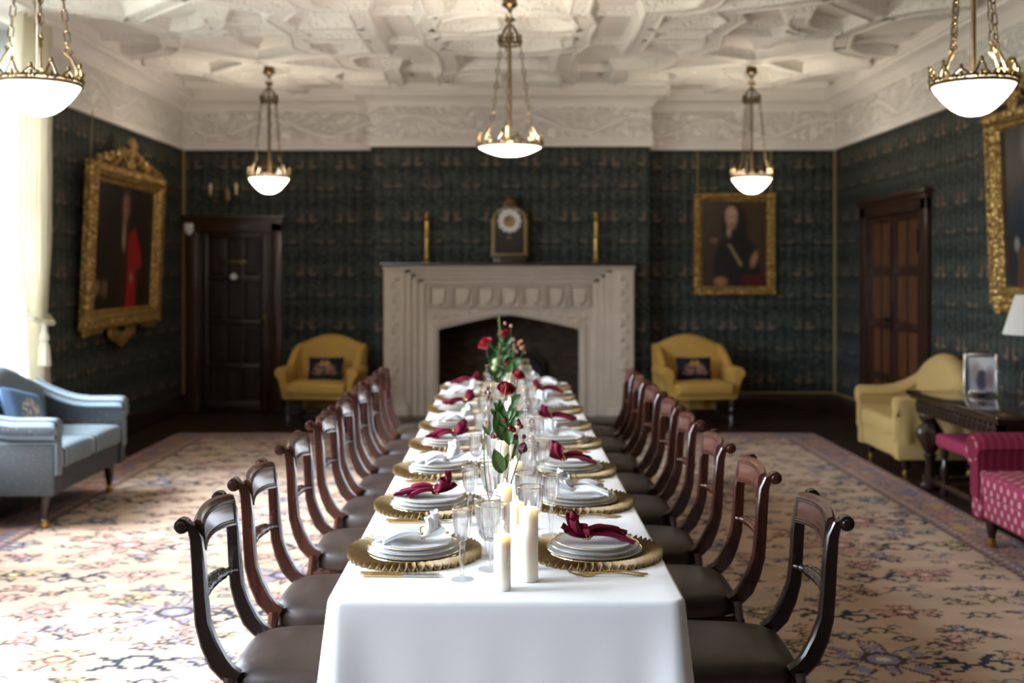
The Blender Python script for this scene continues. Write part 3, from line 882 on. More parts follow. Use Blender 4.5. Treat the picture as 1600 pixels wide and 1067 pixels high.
for k_ in range(12):
    t = pi / 2 - k_ * pi / 6
    pl = MB().sell((0, 0, 0), (.025, .006, .030), .7, .7, 7, 10)
    o = pl.build('numeral_plate', MAT['enamel'], ck); o.location = (.092 * cos(t), -.082, .43 + .092 * sin(t)); o.rotation_euler = (0, -(t - pi / 2), 0)
    num = ['XII', 'I', 'II', 'III', 'IIII', 'V', 'VI', 'VII', 'VIII', 'IX', 'X', 'XI'][k_]
    nb = MB(); xx = -len(num) * .0035
    for ch in num:
        if ch == 'I': nb.box(xx + .002, xx + .004, -.0075, -.005, -.012, .012)
        elif ch == 'V':
            nb.prism([(xx, .012), (xx + .002, .012), (xx + .0045, -.012), (xx + .0025, -.012)], -.0075, -.005); nb.prism([(xx + .006, .012), (xx + .007, .012), (xx + .0045, -.012), (xx + .003, -.012)], -.0075, -.005)
        else:
            nb.prism([(xx, .012), (xx + .002, .012), (xx + .007, -.012), (xx + .005, -.012)], -.0075, -.005); nb.prism([(xx + .005, .012), (xx + .007, .012), (xx + .002, -.012), (xx, -.012)], -.0075, -.005)
        xx += .007
    nb.build('numeral', MAT['clock_black'], o, smooth=0)
MB().prism([(-.003, 0), (.003, 0), (.001, .075), (-.001, .075)], -.092, -.090).prism([(0, -.003), (0, .003), (-.045, .016), (-.045, .014)], -.092, -.090).build('clock_hands', MAT['iron'], ck, smooth=0).location = (0, 0, .43)
MB().sell((0, -.082, .255), (.026, .008, .02), 1, 1, 8, 12).build('pendulum_bob', MAT['brass'], ck)
for i, xx in enumerate((-.84, .945)):
    cs = thing('candlestick', ('tall slim brass candlestick on the mantel, left of the clock' if i == 0 else 'tall slim brass candlestick on the mantel, right of the clock'), 'candlestick', (xx, CHY - .13, MZ), 0, 'pair of brass candlesticks on the mantel')
    MB().lathe([(0, 0), (.046, 0), (.048, .01), (.032, .02), (.022, .035), (.03, .045), (.0, .05)], 20).build('base', MAT['brass_bright'], cs)
    MB().lathe([(.0, .045), (.024, .05), (.026, .08), (.018, .09), (.024, .12), (.022, .2), (.026, .26), (.018, .27), (.026, .285), (.020, .30), (.022, .42), (.017, .44), (.0, .445)], 16).build('stem', MAT['brass_bright'], cs)
    MB().lathe([(.014, .44), (.036, .455), (.04, .465), (.02, .475), (.028, .5), (.032, .52), (.024, .525), (.0, .50)], 16).build('socket', MAT['brass_bright'], cs)

# ---- sconce and sensor
sc = thing('wall_sconce', 'brass two-candle wall sconce above the dark back left door', 'sconce', (-3.075, YB - .004, 2.40))
MB().sell((0, -.012, -.02), (.045, .014, .10), .9, .8, 8, 14).lathe([(0, -.15), (.018, -.145), (.022, -.125), (.01, -.10), (.0, -.095)], 12, (0, -.03, 0)).build('back_plate', MAT['brass'], sc)
for sx in (-1, 1):
    MB().tube([(0, -.02, -.05), (sx * .04, -.07, -.10), (sx * .10, -.11, -.09), (sx * .14, -.12, -.04)], .007, 8).lathe([(0, -.045), (.03, -.035), (.034, -.02), (.012, -.015)], 14, (sx * .14, -.12, 0)).build('arm', MAT['brass'], sc)
    MB().lathe([(.0, -.02), (.012, -.02), (.012, .03), (.02, .06), (.014, .09), (.0, .115)], 12, (sx * .14, -.12, 0)).build('candle_bulb', MAT['bulb'], sc)
sn = thing('motion_sensor', 'small white motion sensor at the top left of the dark door', 'sensor', (-3.46, YB - .06, 1.97))
MB().rbox(-.045, .045, -.05, .0, 0, .10, .015, 3).build('housing', MAT['white_paint'], sn)
MB().sell((0, -.03, -.005), (.028, .022, .03), 1, 1, 8, 12).build('lens', MAT['enamel'], sn)

# ---- paintings
def picture_frame(root, W, H, fw, crest=None, mat='gilt', depth=.07):
    prof = [(0, 0), (0, -depth * .55), (fw * .18, -depth), (fw * .42, -depth * .75), (fw * .62, -depth * .9), (fw * .78, -depth * .55), (fw * .9, -depth * .5), (fw, -depth * .22), (fw, 0)]
    P = np.zeros((len(prof), 4, 3))
    for i, (d, y) in enumerate(prof):
        P[i] = [(-W / 2 + d, y, d), (W / 2 - d, y, d), (W / 2 - d, y, H - d), (-W / 2 + d, y, H - d)]
    fr = MB().grid(P, cv=True).build('frame', MAT[mat], root, smooth=25, fix=True)
    beads = MB()
    for i in range(int(W / .05)):
        x = -W / 2 + (i + .5) * .05
        for z in (fw * .3, H - fw * .3): beads.sell((x, -depth * .9, z), (.022, .016, fw * .26), 1, 1, 5, 7)
    for i in range(int(H / .05)):
        z = (i + .5) * .05
        for x in (-W / 2 + fw * .3, W / 2 - fw * .3): beads.sell((x, -depth * .9, z), (fw * .26, .016, .022), 1, 1, 5, 7)
    o = beads.build('frame_carving', MAT['gilt'], fr); o['kind'] = 'stuff'
    MB().box(-W / 2 + fw * .5, W / 2 - fw * .5, -.006, -.001, fw * .5, H - fw * .5).build('backing', MAT['oak_dark'], root, smooth=0)
    return fr
def scroll(mb, pts, r0, r1, flat=.7):
    mb.tube(pts, lambda s: r0 + (r1 - r0) * s, 7, flat=flat)
def crest(root, cx, z, s=1.0, y=-.04, wx=1.0, hz=1.0):
    mb = MB()
    for sx in (-1, 1):
        sp = [(cx + sx * s * (.05 + .30 * t), y, z + s * (.03 + .16 * (1 - t) * (1 + .35 * sin(6 * t)))) for t in np.linspace(0, 1, 10)]
        scroll(mb, sp, .035 * s, .02 * s)
        for cxx, cz, rr, tt in ((.16, .10, .07, 5.2), (.34, .06, .055, 5.0), (.52, .045, .05, 5.4)):
            q = [(cx + sx * s * (cxx + rr * cos(a) * (1 - a / 9)), y - .012, z + s * (cz + rr * sin(a) * (1 - a / 9))) for a in np.linspace(0, tt, 14)]
            scroll(mb, q, .024 * s, .010 * s)
        for k_ in range(5):
            mb.sell((cx + sx * s * (.10 + .1 * k_), y, z + s * (.21 - .035 * k_)), (.04 * s, .022, .055 * s), 1, 1, 6, 8)
    for dx, dz, rx, rz in ((0, .08, .07, .09), (0, .22, .05, .09), (-.035, .30, .03, .05), (.035, .30, .03, .05), (0, .33, .03, .06)):
        mb.sell((cx + dx * s, y - .01, z + dz * s), (rx * s, .035, rz * s), 1, 1, 8, 10)
    mb.v = [(cx + (p[0] - cx) * wx, p[1], z + (p[2] - z) * hz) for p in mb.v]
    return mb.build('crest', MAT['gilt'], root)

# portrait on the back wall, right
pt = thing('portrait_painting', 'gilt-framed portrait of a long-haired figure in dark dress on the back wall', 'painting', (2.50, YB - .012, 1.285))
picture_frame(pt, .90, 1.12, .10)
cv = Canvas(112, 144, (.035, .019, .010))
cv.ell(.75, .72, .30, .45, (.050, .028, .010), .8); cv.ell(.12, .75, .2, .4, (.045, .028, .018), .8)
cv.poly([(.22, .05), (.20, .3), (.28, .52), (.42, .62), (.52, .66), (.66, .60), (.82, .45), (.88, .2), (.85, .05)], (.010, .009, .008), 5)
cv.ell(.50, .80, .15, .17, (.011, .007, .005), .3); cv.ell(.58, .66, .11, .20, (.010, .007, .005), .3); cv.ell(.36, .70, .05, .12, (.013, .008, .006), .4)
cv.ell(.455, .80, .085, .115, (.36, .20, .125), .28); cv.ell(.455, .85, .07, .05, (.42, .26, .17), .5); cv.ell(.46, .77, .02, .035, (.42, .25, .16), .5)
for ex in (.425, .49): cv.ell(ex, .81, .014, .010, (.03, .015, .01), .4)
cv.ell(.46, .733, .025, .009, (.26, .07, .05), .5); cv.ell(.46, .69, .05, .03, (.22, .12, .08), .5)
cv.ell(.42, .64, .03, .06, (.30, .21, .16), .5)
cv.poly([(.40, .50), (.44, .50), (.62, .27), (.58, .25)], (.24, .17, .085), 2)
cv.ell(.30, .085, .09, .05, (.30, .135, .07), .35); cv.ell(.78, .33, .045, .09, (.28, .135, .08), .4, -.4); cv.ell(.21, .54, .05, .03, (.17, .08, .05), .5)
cv.poly([(.60, .02), (.60, .15), (.95, .15), (.97, .02)], (.06, .006, .006), 3)
mb, cols = cv.sheet(.76, .98); o = mb.build('canvas', MAT['canvas'], pt, smooth=0, fix=False, cols=cols); o.location = (0, -.02, .07)
cd = MB()
for sx in (-.40, .40): cd.tube([(sx, -.012, 1.10), (sx, -.012, FZ0 - 1.285)], .006, 6)
cd.build('hanging_cord', MAT['gold_line'], pt)

# left wall portrait, leaning forward
pl = thing('large_portrait_painting', 'large crested gilt portrait of a red-robed figure on the left wall', 'painting', (XL + .05, 9.84, 1.05), pi / 2)
W_, H_ = 1.86, 1.42
tl = bpy.data.objects.new('picture', None)
picture_frame(pl, W_, H_, .17, depth=.09)
cv = Canvas(150, 120, (.010, .007, .005))
cv.ell(.35, .5, .25, .5, (.020, .011, .006), .8)
cv.poly([(.42, .0), (.44, .45), (.50, .62), (.60, .66), (.70, .60), (.82, .30), (.74, .0)], (.035, .010, .007), 3)
cv.poly([(.54, .0), (.56, .3), (.56, .60), (.66, .66), (.76, .50), (.80, .36), (.70, .33), (.72, .0)], (.26, .010, .012), 3)
cv.ell(.51, .83, .075, .14, (.055, .035, .022), .3); cv.ell(.50, .81, .042, .095, (.25, .12, .07), .3); cv.ell(.485, .6, .03, .12, (.24, .18, .10), .4)
for ex in (.485, .515): cv.ell(ex, .83, .008, .010, (.02, .01, .006), .4)
cv.ell(.50, .765, .016, .008, (.16, .04, .03), .5)
cv.ell(.10, .20, .05, .05, (.22, .15, .08), .5); cv.ell(.22, .19, .04, .06, (.17, .10, .05), .5); cv.ell(.63, .27, .03, .04, (.26, .14, .08), .4)
mb, cols = cv.sheet(W_ - .26, H_ - .26); o = mb.build('canvas', MAT['canvas'], pl, smooth=0, fix=False, cols=cols); o.location = (0, -.022, .13)
crest(pl, 0, H_ - .03, .95, wx=1.55, hz=.85)
bc_ = MB()
for k_ in range(9): bc_.sell(((k_ - 4) * .07, -.03, -.02 - .10 * (1 - abs(k_ - 4) / 4.5)), (.05, .03, .07), 1, 1, 6, 8)
for sx in (-1, 1):
    for k_ in range(6): bc_.sell((sx * (.88 - .07 * k_), -.03, -.01), (.04, .028, .045 - .004 * k_), 1, 1, 6, 8)
bc_.build('lower_carving', MAT['gilt'], pl)['kind'] = 'stuff'
pl.rotation_euler = (radians(2.5), 0, pi / 2)
o = MB().tube([(0, 0, 0), (0, 0, .42)], .005, 6).build('hanging_cord', MAT['gold_line'], pl); o.location = (-.75, .03, 1.42)

# right wall portrait (mostly outside the frame)
pr = thing('large_portrait_painting', 'large crested gilt portrait of a blue-coated figure on the right wall', 'painting', (XR - .05, 7.14, 1.31), -pi / 2)
W2, H2 = 1.42, 1.36
picture_frame(pr, W2, H2, .13, depth=.09)
cv = Canvas(120, 120, (.012, .010, .009))
cv.ell(.2, .7, .35, .12, (.03, .022, .016), .9)
cv.poly([(.10, .0), (.12, .30), (.08, .42), (.10, .55), (.22, .62), (.35, .66), (.6, .66), (.8, .55), (.85, .0)], (.006, .013, .022), 4)
cv.ell(.19, .28, .03, .04, (.20, .17, .14), .5); cv.ell(.45, .80, .11, .13, (.30, .16, .10), .3); cv.ell(.45, .86, .14, .12, (.20, .19, .18), .5, 0, .7)
cv.poly([(.17, 0), (.2, .26), (.34, .28), (.36, 0)], (.07, .028, .012), 3)
mb, cols = cv.sheet(W2 - .2, H2 - .2); o = mb.build('canvas', MAT['canvas'], pr, smooth=0, fix=False, cols=cols); o.location = (0, -.022, .10)
crest(pr, -.30, H2 - .02, .95)
lc = MB()
for k_ in range(22): lc.sell((-W2 / 2 + .03 + k_ * .065, -.035, -.015), (.036, .03, .04 if k_ % 3 else .065), 1, 1, 6, 8)
lc.build('lower_carving', MAT['gilt'], pr)['kind'] = 'stuff'
pr.rotation_euler = (radians(2.2), 0, -pi / 2)

# ---- curtain with tieback
cu = thing('curtain', 'long cream curtain tied back beside the tall left window', 'curtain', (XL, 8.0, 0))
n_u, n_v = 120, 60
Pc = np.zeros((n_v, n_u, 3))
for i in range(n_v):
    z = .03 + (3.40 - .03) * i / (n_v - 1)
    g = math.exp(-((z - 1.17) / .42) ** 2)
    yl = -.43 + .24 * g + (.24 if z < 1.17 else 0) * (1 - g); yr = .24 - .02 * g
    if z > 2.6: yl += .10 * (z - 2.6) / .8
    for j in range(n_u):
        s_ = j / (n_u - 1)
        ph = s_ * 2 * pi * 8.0 + .5 * sin(z * 1.3 + s_ * 4)
        amp = .042 * (1 - .45 * g)
        Pc[i, j] = (.075 + .05 * (1 - g) * .3 + amp * sin(ph) + .012 * sin(3 * ph + z), yl + (yr - yl) * s_ + .012 * sin(ph + 1.5), z)
MB().grid(Pc).build('curtain_drape', MAT['curtain'], cu, smooth=80, fix=False)
MB().tube([(.02, .25, 1.24), (.08, .26, 1.20), (.155, .16, 1.16), (.16, -.02, 1.17), (.15, -.17, 1.21), (.08, -.22, 1.24), (.02, -.16, 1.27)], .022, 8).build('tieback', MAT['curtain'], cu)
MB().lathe([(.0, 1.19), (.018, 1.18), (.014, 1.12), (.030, 1.08), (.034, 1.05), (.022, 1.03), (.036, 1.0), (.046, .86), (.03, .85), (.0, .86)], 14, (.185, -.06, 0), mod=lambda t, s: 1 + .08 * cos(7 * t)).build('tassel', MAT['curtain'], cu)

# ================================================================== UPHOLSTERED SEATS
def turned_leg(h, r=.028, foot=True):
    return [(0, h), (r * 1.2, h), (r * 1.2, h * .86), (r * .8, h * .82), (r * 1.15, h * .74), (r * .6, h * .4), (r * .5, h * .16), (r * .8, h * .12), (r * .7, h * .03), (r * .5, 0), (0, 0)]
def upholstered(root, W, D, mat, mat_arm, seat_z, z0, arm_z, arm_r, back_z, ncush=1, camel=2.2, caster=True, arm_face=None, recline=.10, cpow=1.15, mat_base=None, lift=0):
    ta = arm_r * 1.7
    wi = W / 2 - ta
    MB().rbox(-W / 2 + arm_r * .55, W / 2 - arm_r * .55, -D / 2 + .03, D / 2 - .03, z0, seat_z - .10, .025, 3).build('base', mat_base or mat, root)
    cw = 2 * wi / ncush
    for i in range(ncush):
        cx = -wi + cw * (i + .5)
        def puff(p): return Vector((p.x, p.y, p.z + .02 * (1 - (p.x / (cw / 2)) ** 2) * (1 - (p.y / (D / 2)) ** 2)))
        MB().sell((cx, -.10 + .0, seat_z - .065), (cw / 2 - .004, D / 2 - .09, .07), .28, .2, 12, 32, puff).build('seat_cushion', mat, root)
    # back
    N, S = 29, 14
    P = np.zeros((N, S, 3)); th = .085
    for i in range(N):
        t = -1 + 2 * i / (N - 1); x = t * (wi + ta * .75)
        a = abs(t)
        zl = arm_z - .02 + lift * .8; zt = zl + (back_z - zl) * (1 - a ** camel) ** cpow if a < 1 else zl
        zb = seat_z - .14
        ring = [(-th, zb), (-th, zb + (zt - zb) * .4), (-th * 1.05, zb + (zt - zb) * .7), (-th, zt - .06), (-th * .8, zt - .025), (-th * .4, zt - .004), (0, zt), (th * .5, zt - .006), (th * .85, zt - .03), (th, zt - .07), (th, zb + (zt - zb) * .7), (th, zb + (zt - zb) * .3), (th, zb), (0, zb)]
        for j, (y, z) in enumerate(ring):
            P[i, j] = (x, D / 2 - .15 + y + recline * (z - zb), z)
    mb = MB().grid(P, cv=True); mb.f.append(tuple(range(S))); mb.f.append(tuple((N - 1) * S + j for j in range(S)))
    mb.build('backrest', mat, root, smooth=50)
    for sx in (-1, 1):
        prof = [(sx * (W / 2 - ta), seat_z - .16), (sx * (W / 2 - ta), arm_z - arm_r * 1.2)]
        cxr = W / 2 - arm_r * .95; czr = arm_z - arm_r
        prof += [(sx * (cxr + arm_r * cos(a)), czr + arm_r * sin(a)) for a in np.linspace(pi * .95, -pi * .42, 14)]
        prof += [(sx * (W / 2 - arm_r * .62), czr - arm_r * 1.15), (sx * (W / 2 - arm_r * .64), seat_z - .15)]
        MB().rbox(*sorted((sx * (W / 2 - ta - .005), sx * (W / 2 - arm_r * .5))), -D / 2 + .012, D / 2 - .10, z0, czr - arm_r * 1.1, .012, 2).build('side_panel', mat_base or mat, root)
        ys = [-D / 2 + .0, -D / 2 + .012, -D / 2 + .05, -.12, -.04, .03, .09, .15, D / 2 - .12]
        cen = np.array([sx * (W / 2 - arm_r), (arm_z + z0) / 2])
        R = []
        for k_, yy in enumerate(ys):
            f = .955 if k_ == 0 else .99 if k_ == 1 else 1
            up = lift * max(0, min(1, (yy + .12) / (D / 2))) ** 1.7
            R.append([(cen[0] + (p - cen[0]) * f, yy, cen[1] + (q - cen[1]) * f + up * max(0, min(1, (q - seat_z + .1) / (arm_z - seat_z)))) for p, q in prof])
        mb = MB().grid(R, cv=True); n = len(prof)
        mb.f.append(tuple(range(n))); mb.f.append(tuple((len(ys) - 1) * n + j for j in range(n)))
        ao = mb.build('arm', mat_arm, root, smooth=40)
        MB().tube([(cxr * sx + arm_r * .72 * cos(a), -D / 2 - .002, czr + arm_r * .72 * sin(a)) for a in np.linspace(0, 2 * pi, 17)[:-1]], .006, 6, closed=True).build('piping', arm_face or mat_arm, ao)
    for sx in (-1, 1):
        for sy in (-1, 1):
            lg = MB().lathe([(0, z0 + .02), (.032, z0 + .02), (.036, z0 - .01), (.026, z0 * .5), (.018, .055), (.022, .05), (.0, .045)] , 14, (sx * (W / 2 - .11), sy * (D / 2 - .10), 0)).build('leg', MAT['oak_dark'], root)
            MB().lathe([(0, .06), (.016, .055), (.016, .04), (.024, .036), (.026, .018), (.02, .001), (0, .0)], 12, (sx * (W / 2 - .11), sy * (D / 2 - .10), 0)).build('caster', MAT['brass_bright'], lg)

def scatter_cushion(name, label, W, H, T, mat, loc, rot, cols=None):
    o_ = MB()
    def pinch(p): return p
    n = 22
    for side in (1, -1):
        P = np.zeros((n, n, 3))
        for i in range(n):
            for j in range(n):
                a, b = -1 + 2 * i / (n - 1), -1 + 2 * j / (n - 1)
                q = (1 - a ** 4) * (1 - b ** 4)
                k_ = 1 - .07 * (1 - abs(a * b)) * (max(abs(a), abs(b)) ** 3)
                P[i, j] = (a * W / 2 * k_, side * -T / 2 * max(q, 0) ** .5, b * H / 2 * k_)
        o_.grid(P)
    ob = o_.build(name, mat, None, smooth=60, fix=False)
    ob.location = loc; ob.rotation_euler = rot
    return tag(ob, label, 'cushion')
# cushion materials: flat woven motif in object space
def motif_cloth(name, ground, cols, s=1.0):
    m = M(name); x, y, z = m.pos(obj=True); ax = x.abs()
    nz = m.noise(38, 3)
    c = ground
    r1 = ell(ax, z, .055, .0, .055, .05); r2 = ell(ax, z, .02, .055, .028, .03); r3 = ell(ax, z, .075, -.045, .06, .02); r4 = ell(ax, z, .0, -.02, .02, .05)
    c = m.mix(r1 * nz.soft(.42, .55), c, cols[0]); c = m.mix(r2 * nz.soft(.35, .5), c, cols[1]); c = m.mix(r3 * nz.soft(.45, .55), c, cols[2]); c = m.mix(r4 * .7, c, cols[3])
    m.set(c, .9, spec=.1); return m.m
MAT['cushion_dark'] = motif_cloth('dark_needlework', (.012, .015, .022), [(.30, .16, .10), (.42, .22, .08), (.26, .13, .10), (.05, .08, .05)])
MAT['cushion_blue'] = motif_cloth('blue_needlework', (.11, .18, .30), [(.60, .55, .45), (.5, .42, .36), (.42, .34, .32), (.2, .25, .35)])

bl = thing('loveseat', 'pale blue striped loveseat with rolled arms under the left window', 'sofa', (-3.03, 7.03, .013), pi / 2)
upholstered(bl, 1.28, .74, MAT['blue_cloth'], MAT['blue_cloth'], .47, .20, .665, .075, .92, 2, camel=1.5, cpow=1.5, mat_base=MAT['blue_shaded'], lift=.13)
scatter_cushion('scatter_cushion', 'blue cushion with pale flowers propped in the striped loveseat', .42, .32, .12, MAT['cushion_blue'], (-3.07, 6.93, .64), (radians(-24), radians(14), pi / 2 - .15))
yr = thing('low_armchair', 'yellow slip-covered armchair with rolled arms beside the right wall door', 'armchair', (3.255, 8.60, .001), -pi / 2)
upholstered(yr, 1.00, .68, MAT['yellow_cotton'], MAT['yellow_cotton'], .42, .13, .605, .075, .895, 1, camel=2.0, recline=.06, lift=.14)
# loose cover hanging over the near arm
for sx in (1,):
    P = np.zeros((14, 20, 3))
    for i in range(14):
        for j in range(20):
            t = i / 13; s_ = j / 19
            drop = .605 - .33 * t
            P[i, j] = (.50 * sx + .012 + .02 * t + .012 * sin(s_ * 19) * t, -.33 + .52 * s_, drop - .02 + .015 * sin(s_ * 7) * t)
    MB().grid(P).build('loose_cover', MAT['yellow_cotton'], yr, smooth=70, fix=False)
ms = thing('dotted_sofa', 'magenta sofa with pale polka dots and rolled striped arm at the right edge', 'sofa', (3.03, 5.15, .013), -pi / 2)
upholstered(ms, 2.02, .86, MAT['magenta'], MAT['magenta_stripe'], .43, .165, .635, .095, .86, 3, camel=6.0, arm_face=MAT['magenta'])

# the two wing chairs by the back wall
def wing_chair(root):
    Y_ = MAT['yellow']
    MB().rbox(-.335, .335, -.30, .28, .27, .345, .02, 3).build('seat_frame', Y_, root)
    def puff(p): return Vector((p.x, p.y, p.z + .018 * (1 - (p.x / .31) ** 2)))
    MB().sell((0, -.08, .375), (.305, .27, .062), .26, .18, 12, 30, puff).build('seat_cushion', Y_, root)
    N, S = 27, 14; P = np.zeros((N, S, 3)); th = .06
    for i in range(N):
        t = -1 + 2 * i / (N - 1); x = t * .36; a = abs(t)
        zt = .775 + .115 * cos(a * pi / 2 * .98) ** 1.1
        zb = .33
        ring = [(-th, zb), (-th * 1.3, zb + .18), (-th * 1.1, zb + .32), (-th, zt - .05), (-th * .7, zt - .02), (0, zt), (th * .7, zt - .02), (th, zt - .06), (th, zb + .3), (th, zb + .15), (th, zb), (th * .5, zb), (0, zb), (-th * .5, zb)]
        for j, (y, z) in enumerate(ring): P[i, j] = (x, .26 + y + .16 * (z - zb), z)
    mb = MB().grid(P, cv=True); mb.f.append(tuple(range(S))); mb.f.append(tuple((N - 1) * S + j for j in range(S)))
    mb.build('backrest', Y_, root, smooth=50)
    for sx in (-1, 1):
        # wing: slab following the side from the top corner forward and down
        out = [(.34, .34), (.39, .79), (.30, .785), (.18, .74), (.08, .67), (.0, .60), (-.04, .55), (-.05, .34)]
        R = []
        for k_, (xo, f) in enumerate(((.300, .93), (.312, 1.0), (.355, 1.0), (.368, .95))):
            R.append([(sx * (xo + .035 * max(0, (.3 - y)) * 1.0), .16 + (y - .16) * f, .55 + (z - .55) * f) for y, z in out])
        mb = MB().grid(R, cv=True); n = len(out); mb.f.append(tuple(range(n))); mb.f.append(tuple(3 * n + j for j in range(n)))
        mb.build('wing', Y_, root, smooth=40)
        # outward scrolled arm
        prof = [(.305, .34), (.31, .50)] + [(.365 + .060 * cos(a), .535 + .055 * sin(a)) for a in np.linspace(pi * .9, -pi * .35, 12)] + [(.37, .42), (.345, .30), (.31, .30)]
        R = []
        for k_, yy in enumerate((-.27, -.255, -.22, 0, .16)):
            f = .93 if k_ == 0 else 1
            R.append([(sx * (.35 + (p - .35) * f), yy, .45 + (q - .45) * f) for p, q in prof])
        mb = MB().grid(R, cv=True); n = len(prof); mb.f.append(tuple(range(n))); mb.f.append(tuple(4 * n + j for j in range(n)))
        mb.build('arm', Y_, root, smooth=40)
    for sx in (-1, 1):
        MB().lathe([(0, .275), (.03, .275), (.03, .22), (.018, .205), (.03, .18), (.034, .15), (.018, .12), (.028, .10), (.028, .05), (.034, .03), (.026, .0), (0, 0)], 14, (sx * .29, -.25, 0)).build('leg', MAT['door_dark'], root)
        MB().tube([(sx * .28, .22, .28), (sx * .28, .25, .14), (sx * .28, .30, .0)], .022, 8).build('leg', MAT['door_dark'], root)
        MB().tube([(sx * .29, -.25, .075), (sx * .28, .26, .075)], .014, 8).build('stretcher', MAT['door_dark'], root)
    MB().lathe([(.012, -.28), (.014, -.1), (.022, -.06), (.016, 0), (.022, .06), (.014, .1), (.012, .28)], 12, (0, -.05, .08), 'x').build('stretcher', MAT['door_dark'], root)
    P = np.zeros((6, 24, 3))
    for i in range(6):
        for j in range(24): P[i, j] = (-.27 + .54 * j / 23, .20 + .006 * sin(j), .28 - .16 * i / 5)
    MB().grid(P).build('underside_cloth', Y_, root, fix=False)
for i, (x, rz, lab, clab) in enumerate((
    (-1.86, radians(-6), 'yellow wing armchair with dark cushion, left of the fireplace', 'dark needlework cushion on the yellow wing chair left of the fireplace'),
    (1.93, radians(7), 'yellow wing armchair with dark cushion, right of the fireplace', 'dark needlework cushion on the yellow wing chair right of the fireplace'))):
    if i == 0:
        w0 = thing('wing_chair', lab, 'armchair', (x, 11.05, .001), rz, 'yellow wing chairs flanking the fireplace'); wing_chair(w0)
    else:
        w1 = copy_tree(w0); w1.location = (x, 11.05, .001); w1.rotation_euler = (0, 0, rz); w1['label'] = lab
    scatter_cushion('scatter_cushion', clab, .37, .25, .11, MAT['cushion_dark'], (x - .03 * (-1 if i else 1) * -1, 11.03, .553), (radians(-14), 0, rz))

# ---- carved oak side table, stool, photo frame, lamp
TT = .69
ot = thing('oak_table', 'dark carved oak side table against the right wall with bulbous legs', 'table', (3.22, 7.12, .001), -pi / 2)
MB().rbox(-.73, .73, -.34, .34, TT - .035, TT, .01, 3).rbox(-.71, .71, -.32, .32, TT - .055, TT - .033, .008).build('table_top', MAT['oak_polished'], ot)
ap = MB().box(-.66, .66, -.29, -.25, TT - .15, TT - .05).box(-.66, .66, .25, .29, TT - .15, TT - .05).box(-.66, -.62, -.29, .29, TT - .15, TT - .05).box(.62, .66, -.29, .29, TT - .15, TT - .05)
apo = ap.build('apron', MAT['oak_dark'], ot, smooth=0)
cvb = MB()
for k_ in range(18): cvb.sell((-.6 + k_ * .0706, -.295, TT - .10), (.028, .022, .045), 1, 1, 7, 9)
for k_ in range(8): cvb.sell((-.665, -.25 + k_ * .0706, TT - .10), (.022, .028, .045), 1, 1, 7, 9)
for sx in (-1, 1):
    for k_ in range(4): cvb.sell((sx * (.56 - .07 * k_), -.285, TT - .165 + .01 * k_), (.035, .02, .04 - .006 * k_), 1, 1, 6, 8)
o = cvb.build('carving', MAT['oak_dark'], apo); o['kind'] = 'stuff'
for sx in (-1, 1):
    for sy in (-1, 1):
        MB().lathe([(0, TT - .05), (.05, TT - .05), (.05, TT - .16), (.03, TT - .18), (.045, TT - .20), (.085, TT - .27), (.09, TT - .32), (.05, TT - .40), (.03, TT - .43), (.045, TT - .45), (.03, TT - .48), (.035, .10), (.055, .095), (.055, .05), (.07, .04), (.07, .015), (.04, 0), (0, 0)], 18, (sx * .58, sy * .22, 0), mod=lambda t, s: 1 + (.06 * cos(9 * t) if .25 < s < .5 else 0)).build('leg', MAT['oak_dark'], ot)
stb = MB().rbox(-.60, .60, -.24, -.20, .055, .095, .008).rbox(-.60, .60, .20, .24, .055, .095, .008).rbox(-.60, -.56, -.24, .24, .055, .095, .008).rbox(.56, .60, -.24, .24, .055, .095, .008)
stb.build('stretcher', MAT['oak_dark'], ot)
stl = thing('upholstered_stool', 'low stool with a crimson padded seat pushed under the oak table', 'stool', (3.16, 7.10, .001), -pi / 2)
MB().rbox(-.42, .42, -.20, .20, .335, .43, .03, 4).build('seat', MAT['red_velvet'], stl)
for sx in (-1, 1):
    for sy in (-1, 1):
        MB().lathe([(0, .34), (.026, .34), (.026, .27), (.014, .25), (.028, .20), (.03, .16), (.014, .11), (.024, .10), (.024, .05), (.028, .03), (.02, 0), (0, 0)], 12, (sx * .37, sy * .15, 0)).build('leg', MAT['oak_dark'], stl)
MB().tube([(-.37, -.15, .075), (.37, -.15, .075)], .015, 8).tube([(-.37, .15, .075), (.37, .15, .075)], .015, 8).tube([(-.37, -.15, .075), (-.37, .15, .075)], .015, 8).tube([(.37, -.15, .075), (.37, .15, .075)], .015, 8).build('stretcher', MAT['door_frame'], stl)
pf = thing('photo_frame', 'silver photo frame with an arched top standing on the oak table', 'photo frame', (3.27, 7.48, TT + .004), radians(-16))
out = [(-.115, 0), (.115, 0), (.115, .285), (.06, .285), (.05, .305), (.02, .318), (-.02, .318), (-.05, .305), (-.06, .285), (-.115, .285)]
inn = (-.088, .088, .03, .262)
fr = MB().prism(out, -.006, .004)
for a in ((-.115, -.088, 0, .285), (.088, .115, 0, .285), (-.088, .088, 0, .03), (-.088, .088, .262, .285)): fr.rbox(a[0], a[1], -.016, -.004, a[2], a[3], .004)
fo = fr.build('frame', MAT['silver'], pf)
cv = Canvas(44, 58, (.34, .34, .36)); cv.ell(.5, .85, .5, .2, (.55, .54, .52), .6); cv.ell(.3, .5, .2, .35, (.30, .22, .20), .5); cv.ell(.52, .5, .15, .11, (.05, .05, .07), .3); cv.ell(.5, .28, .20, .28, (.05, .05, .08), .3); cv.ell(.8, .35, .15, .3, (.20, .13, .12), .5)
mb, cols = cv.sheet(.176, .232); o = mb.build('photograph', MAT['canvas'], pf, smooth=0, fix=False, cols=cols); o.location = (0, -.0075, .03)
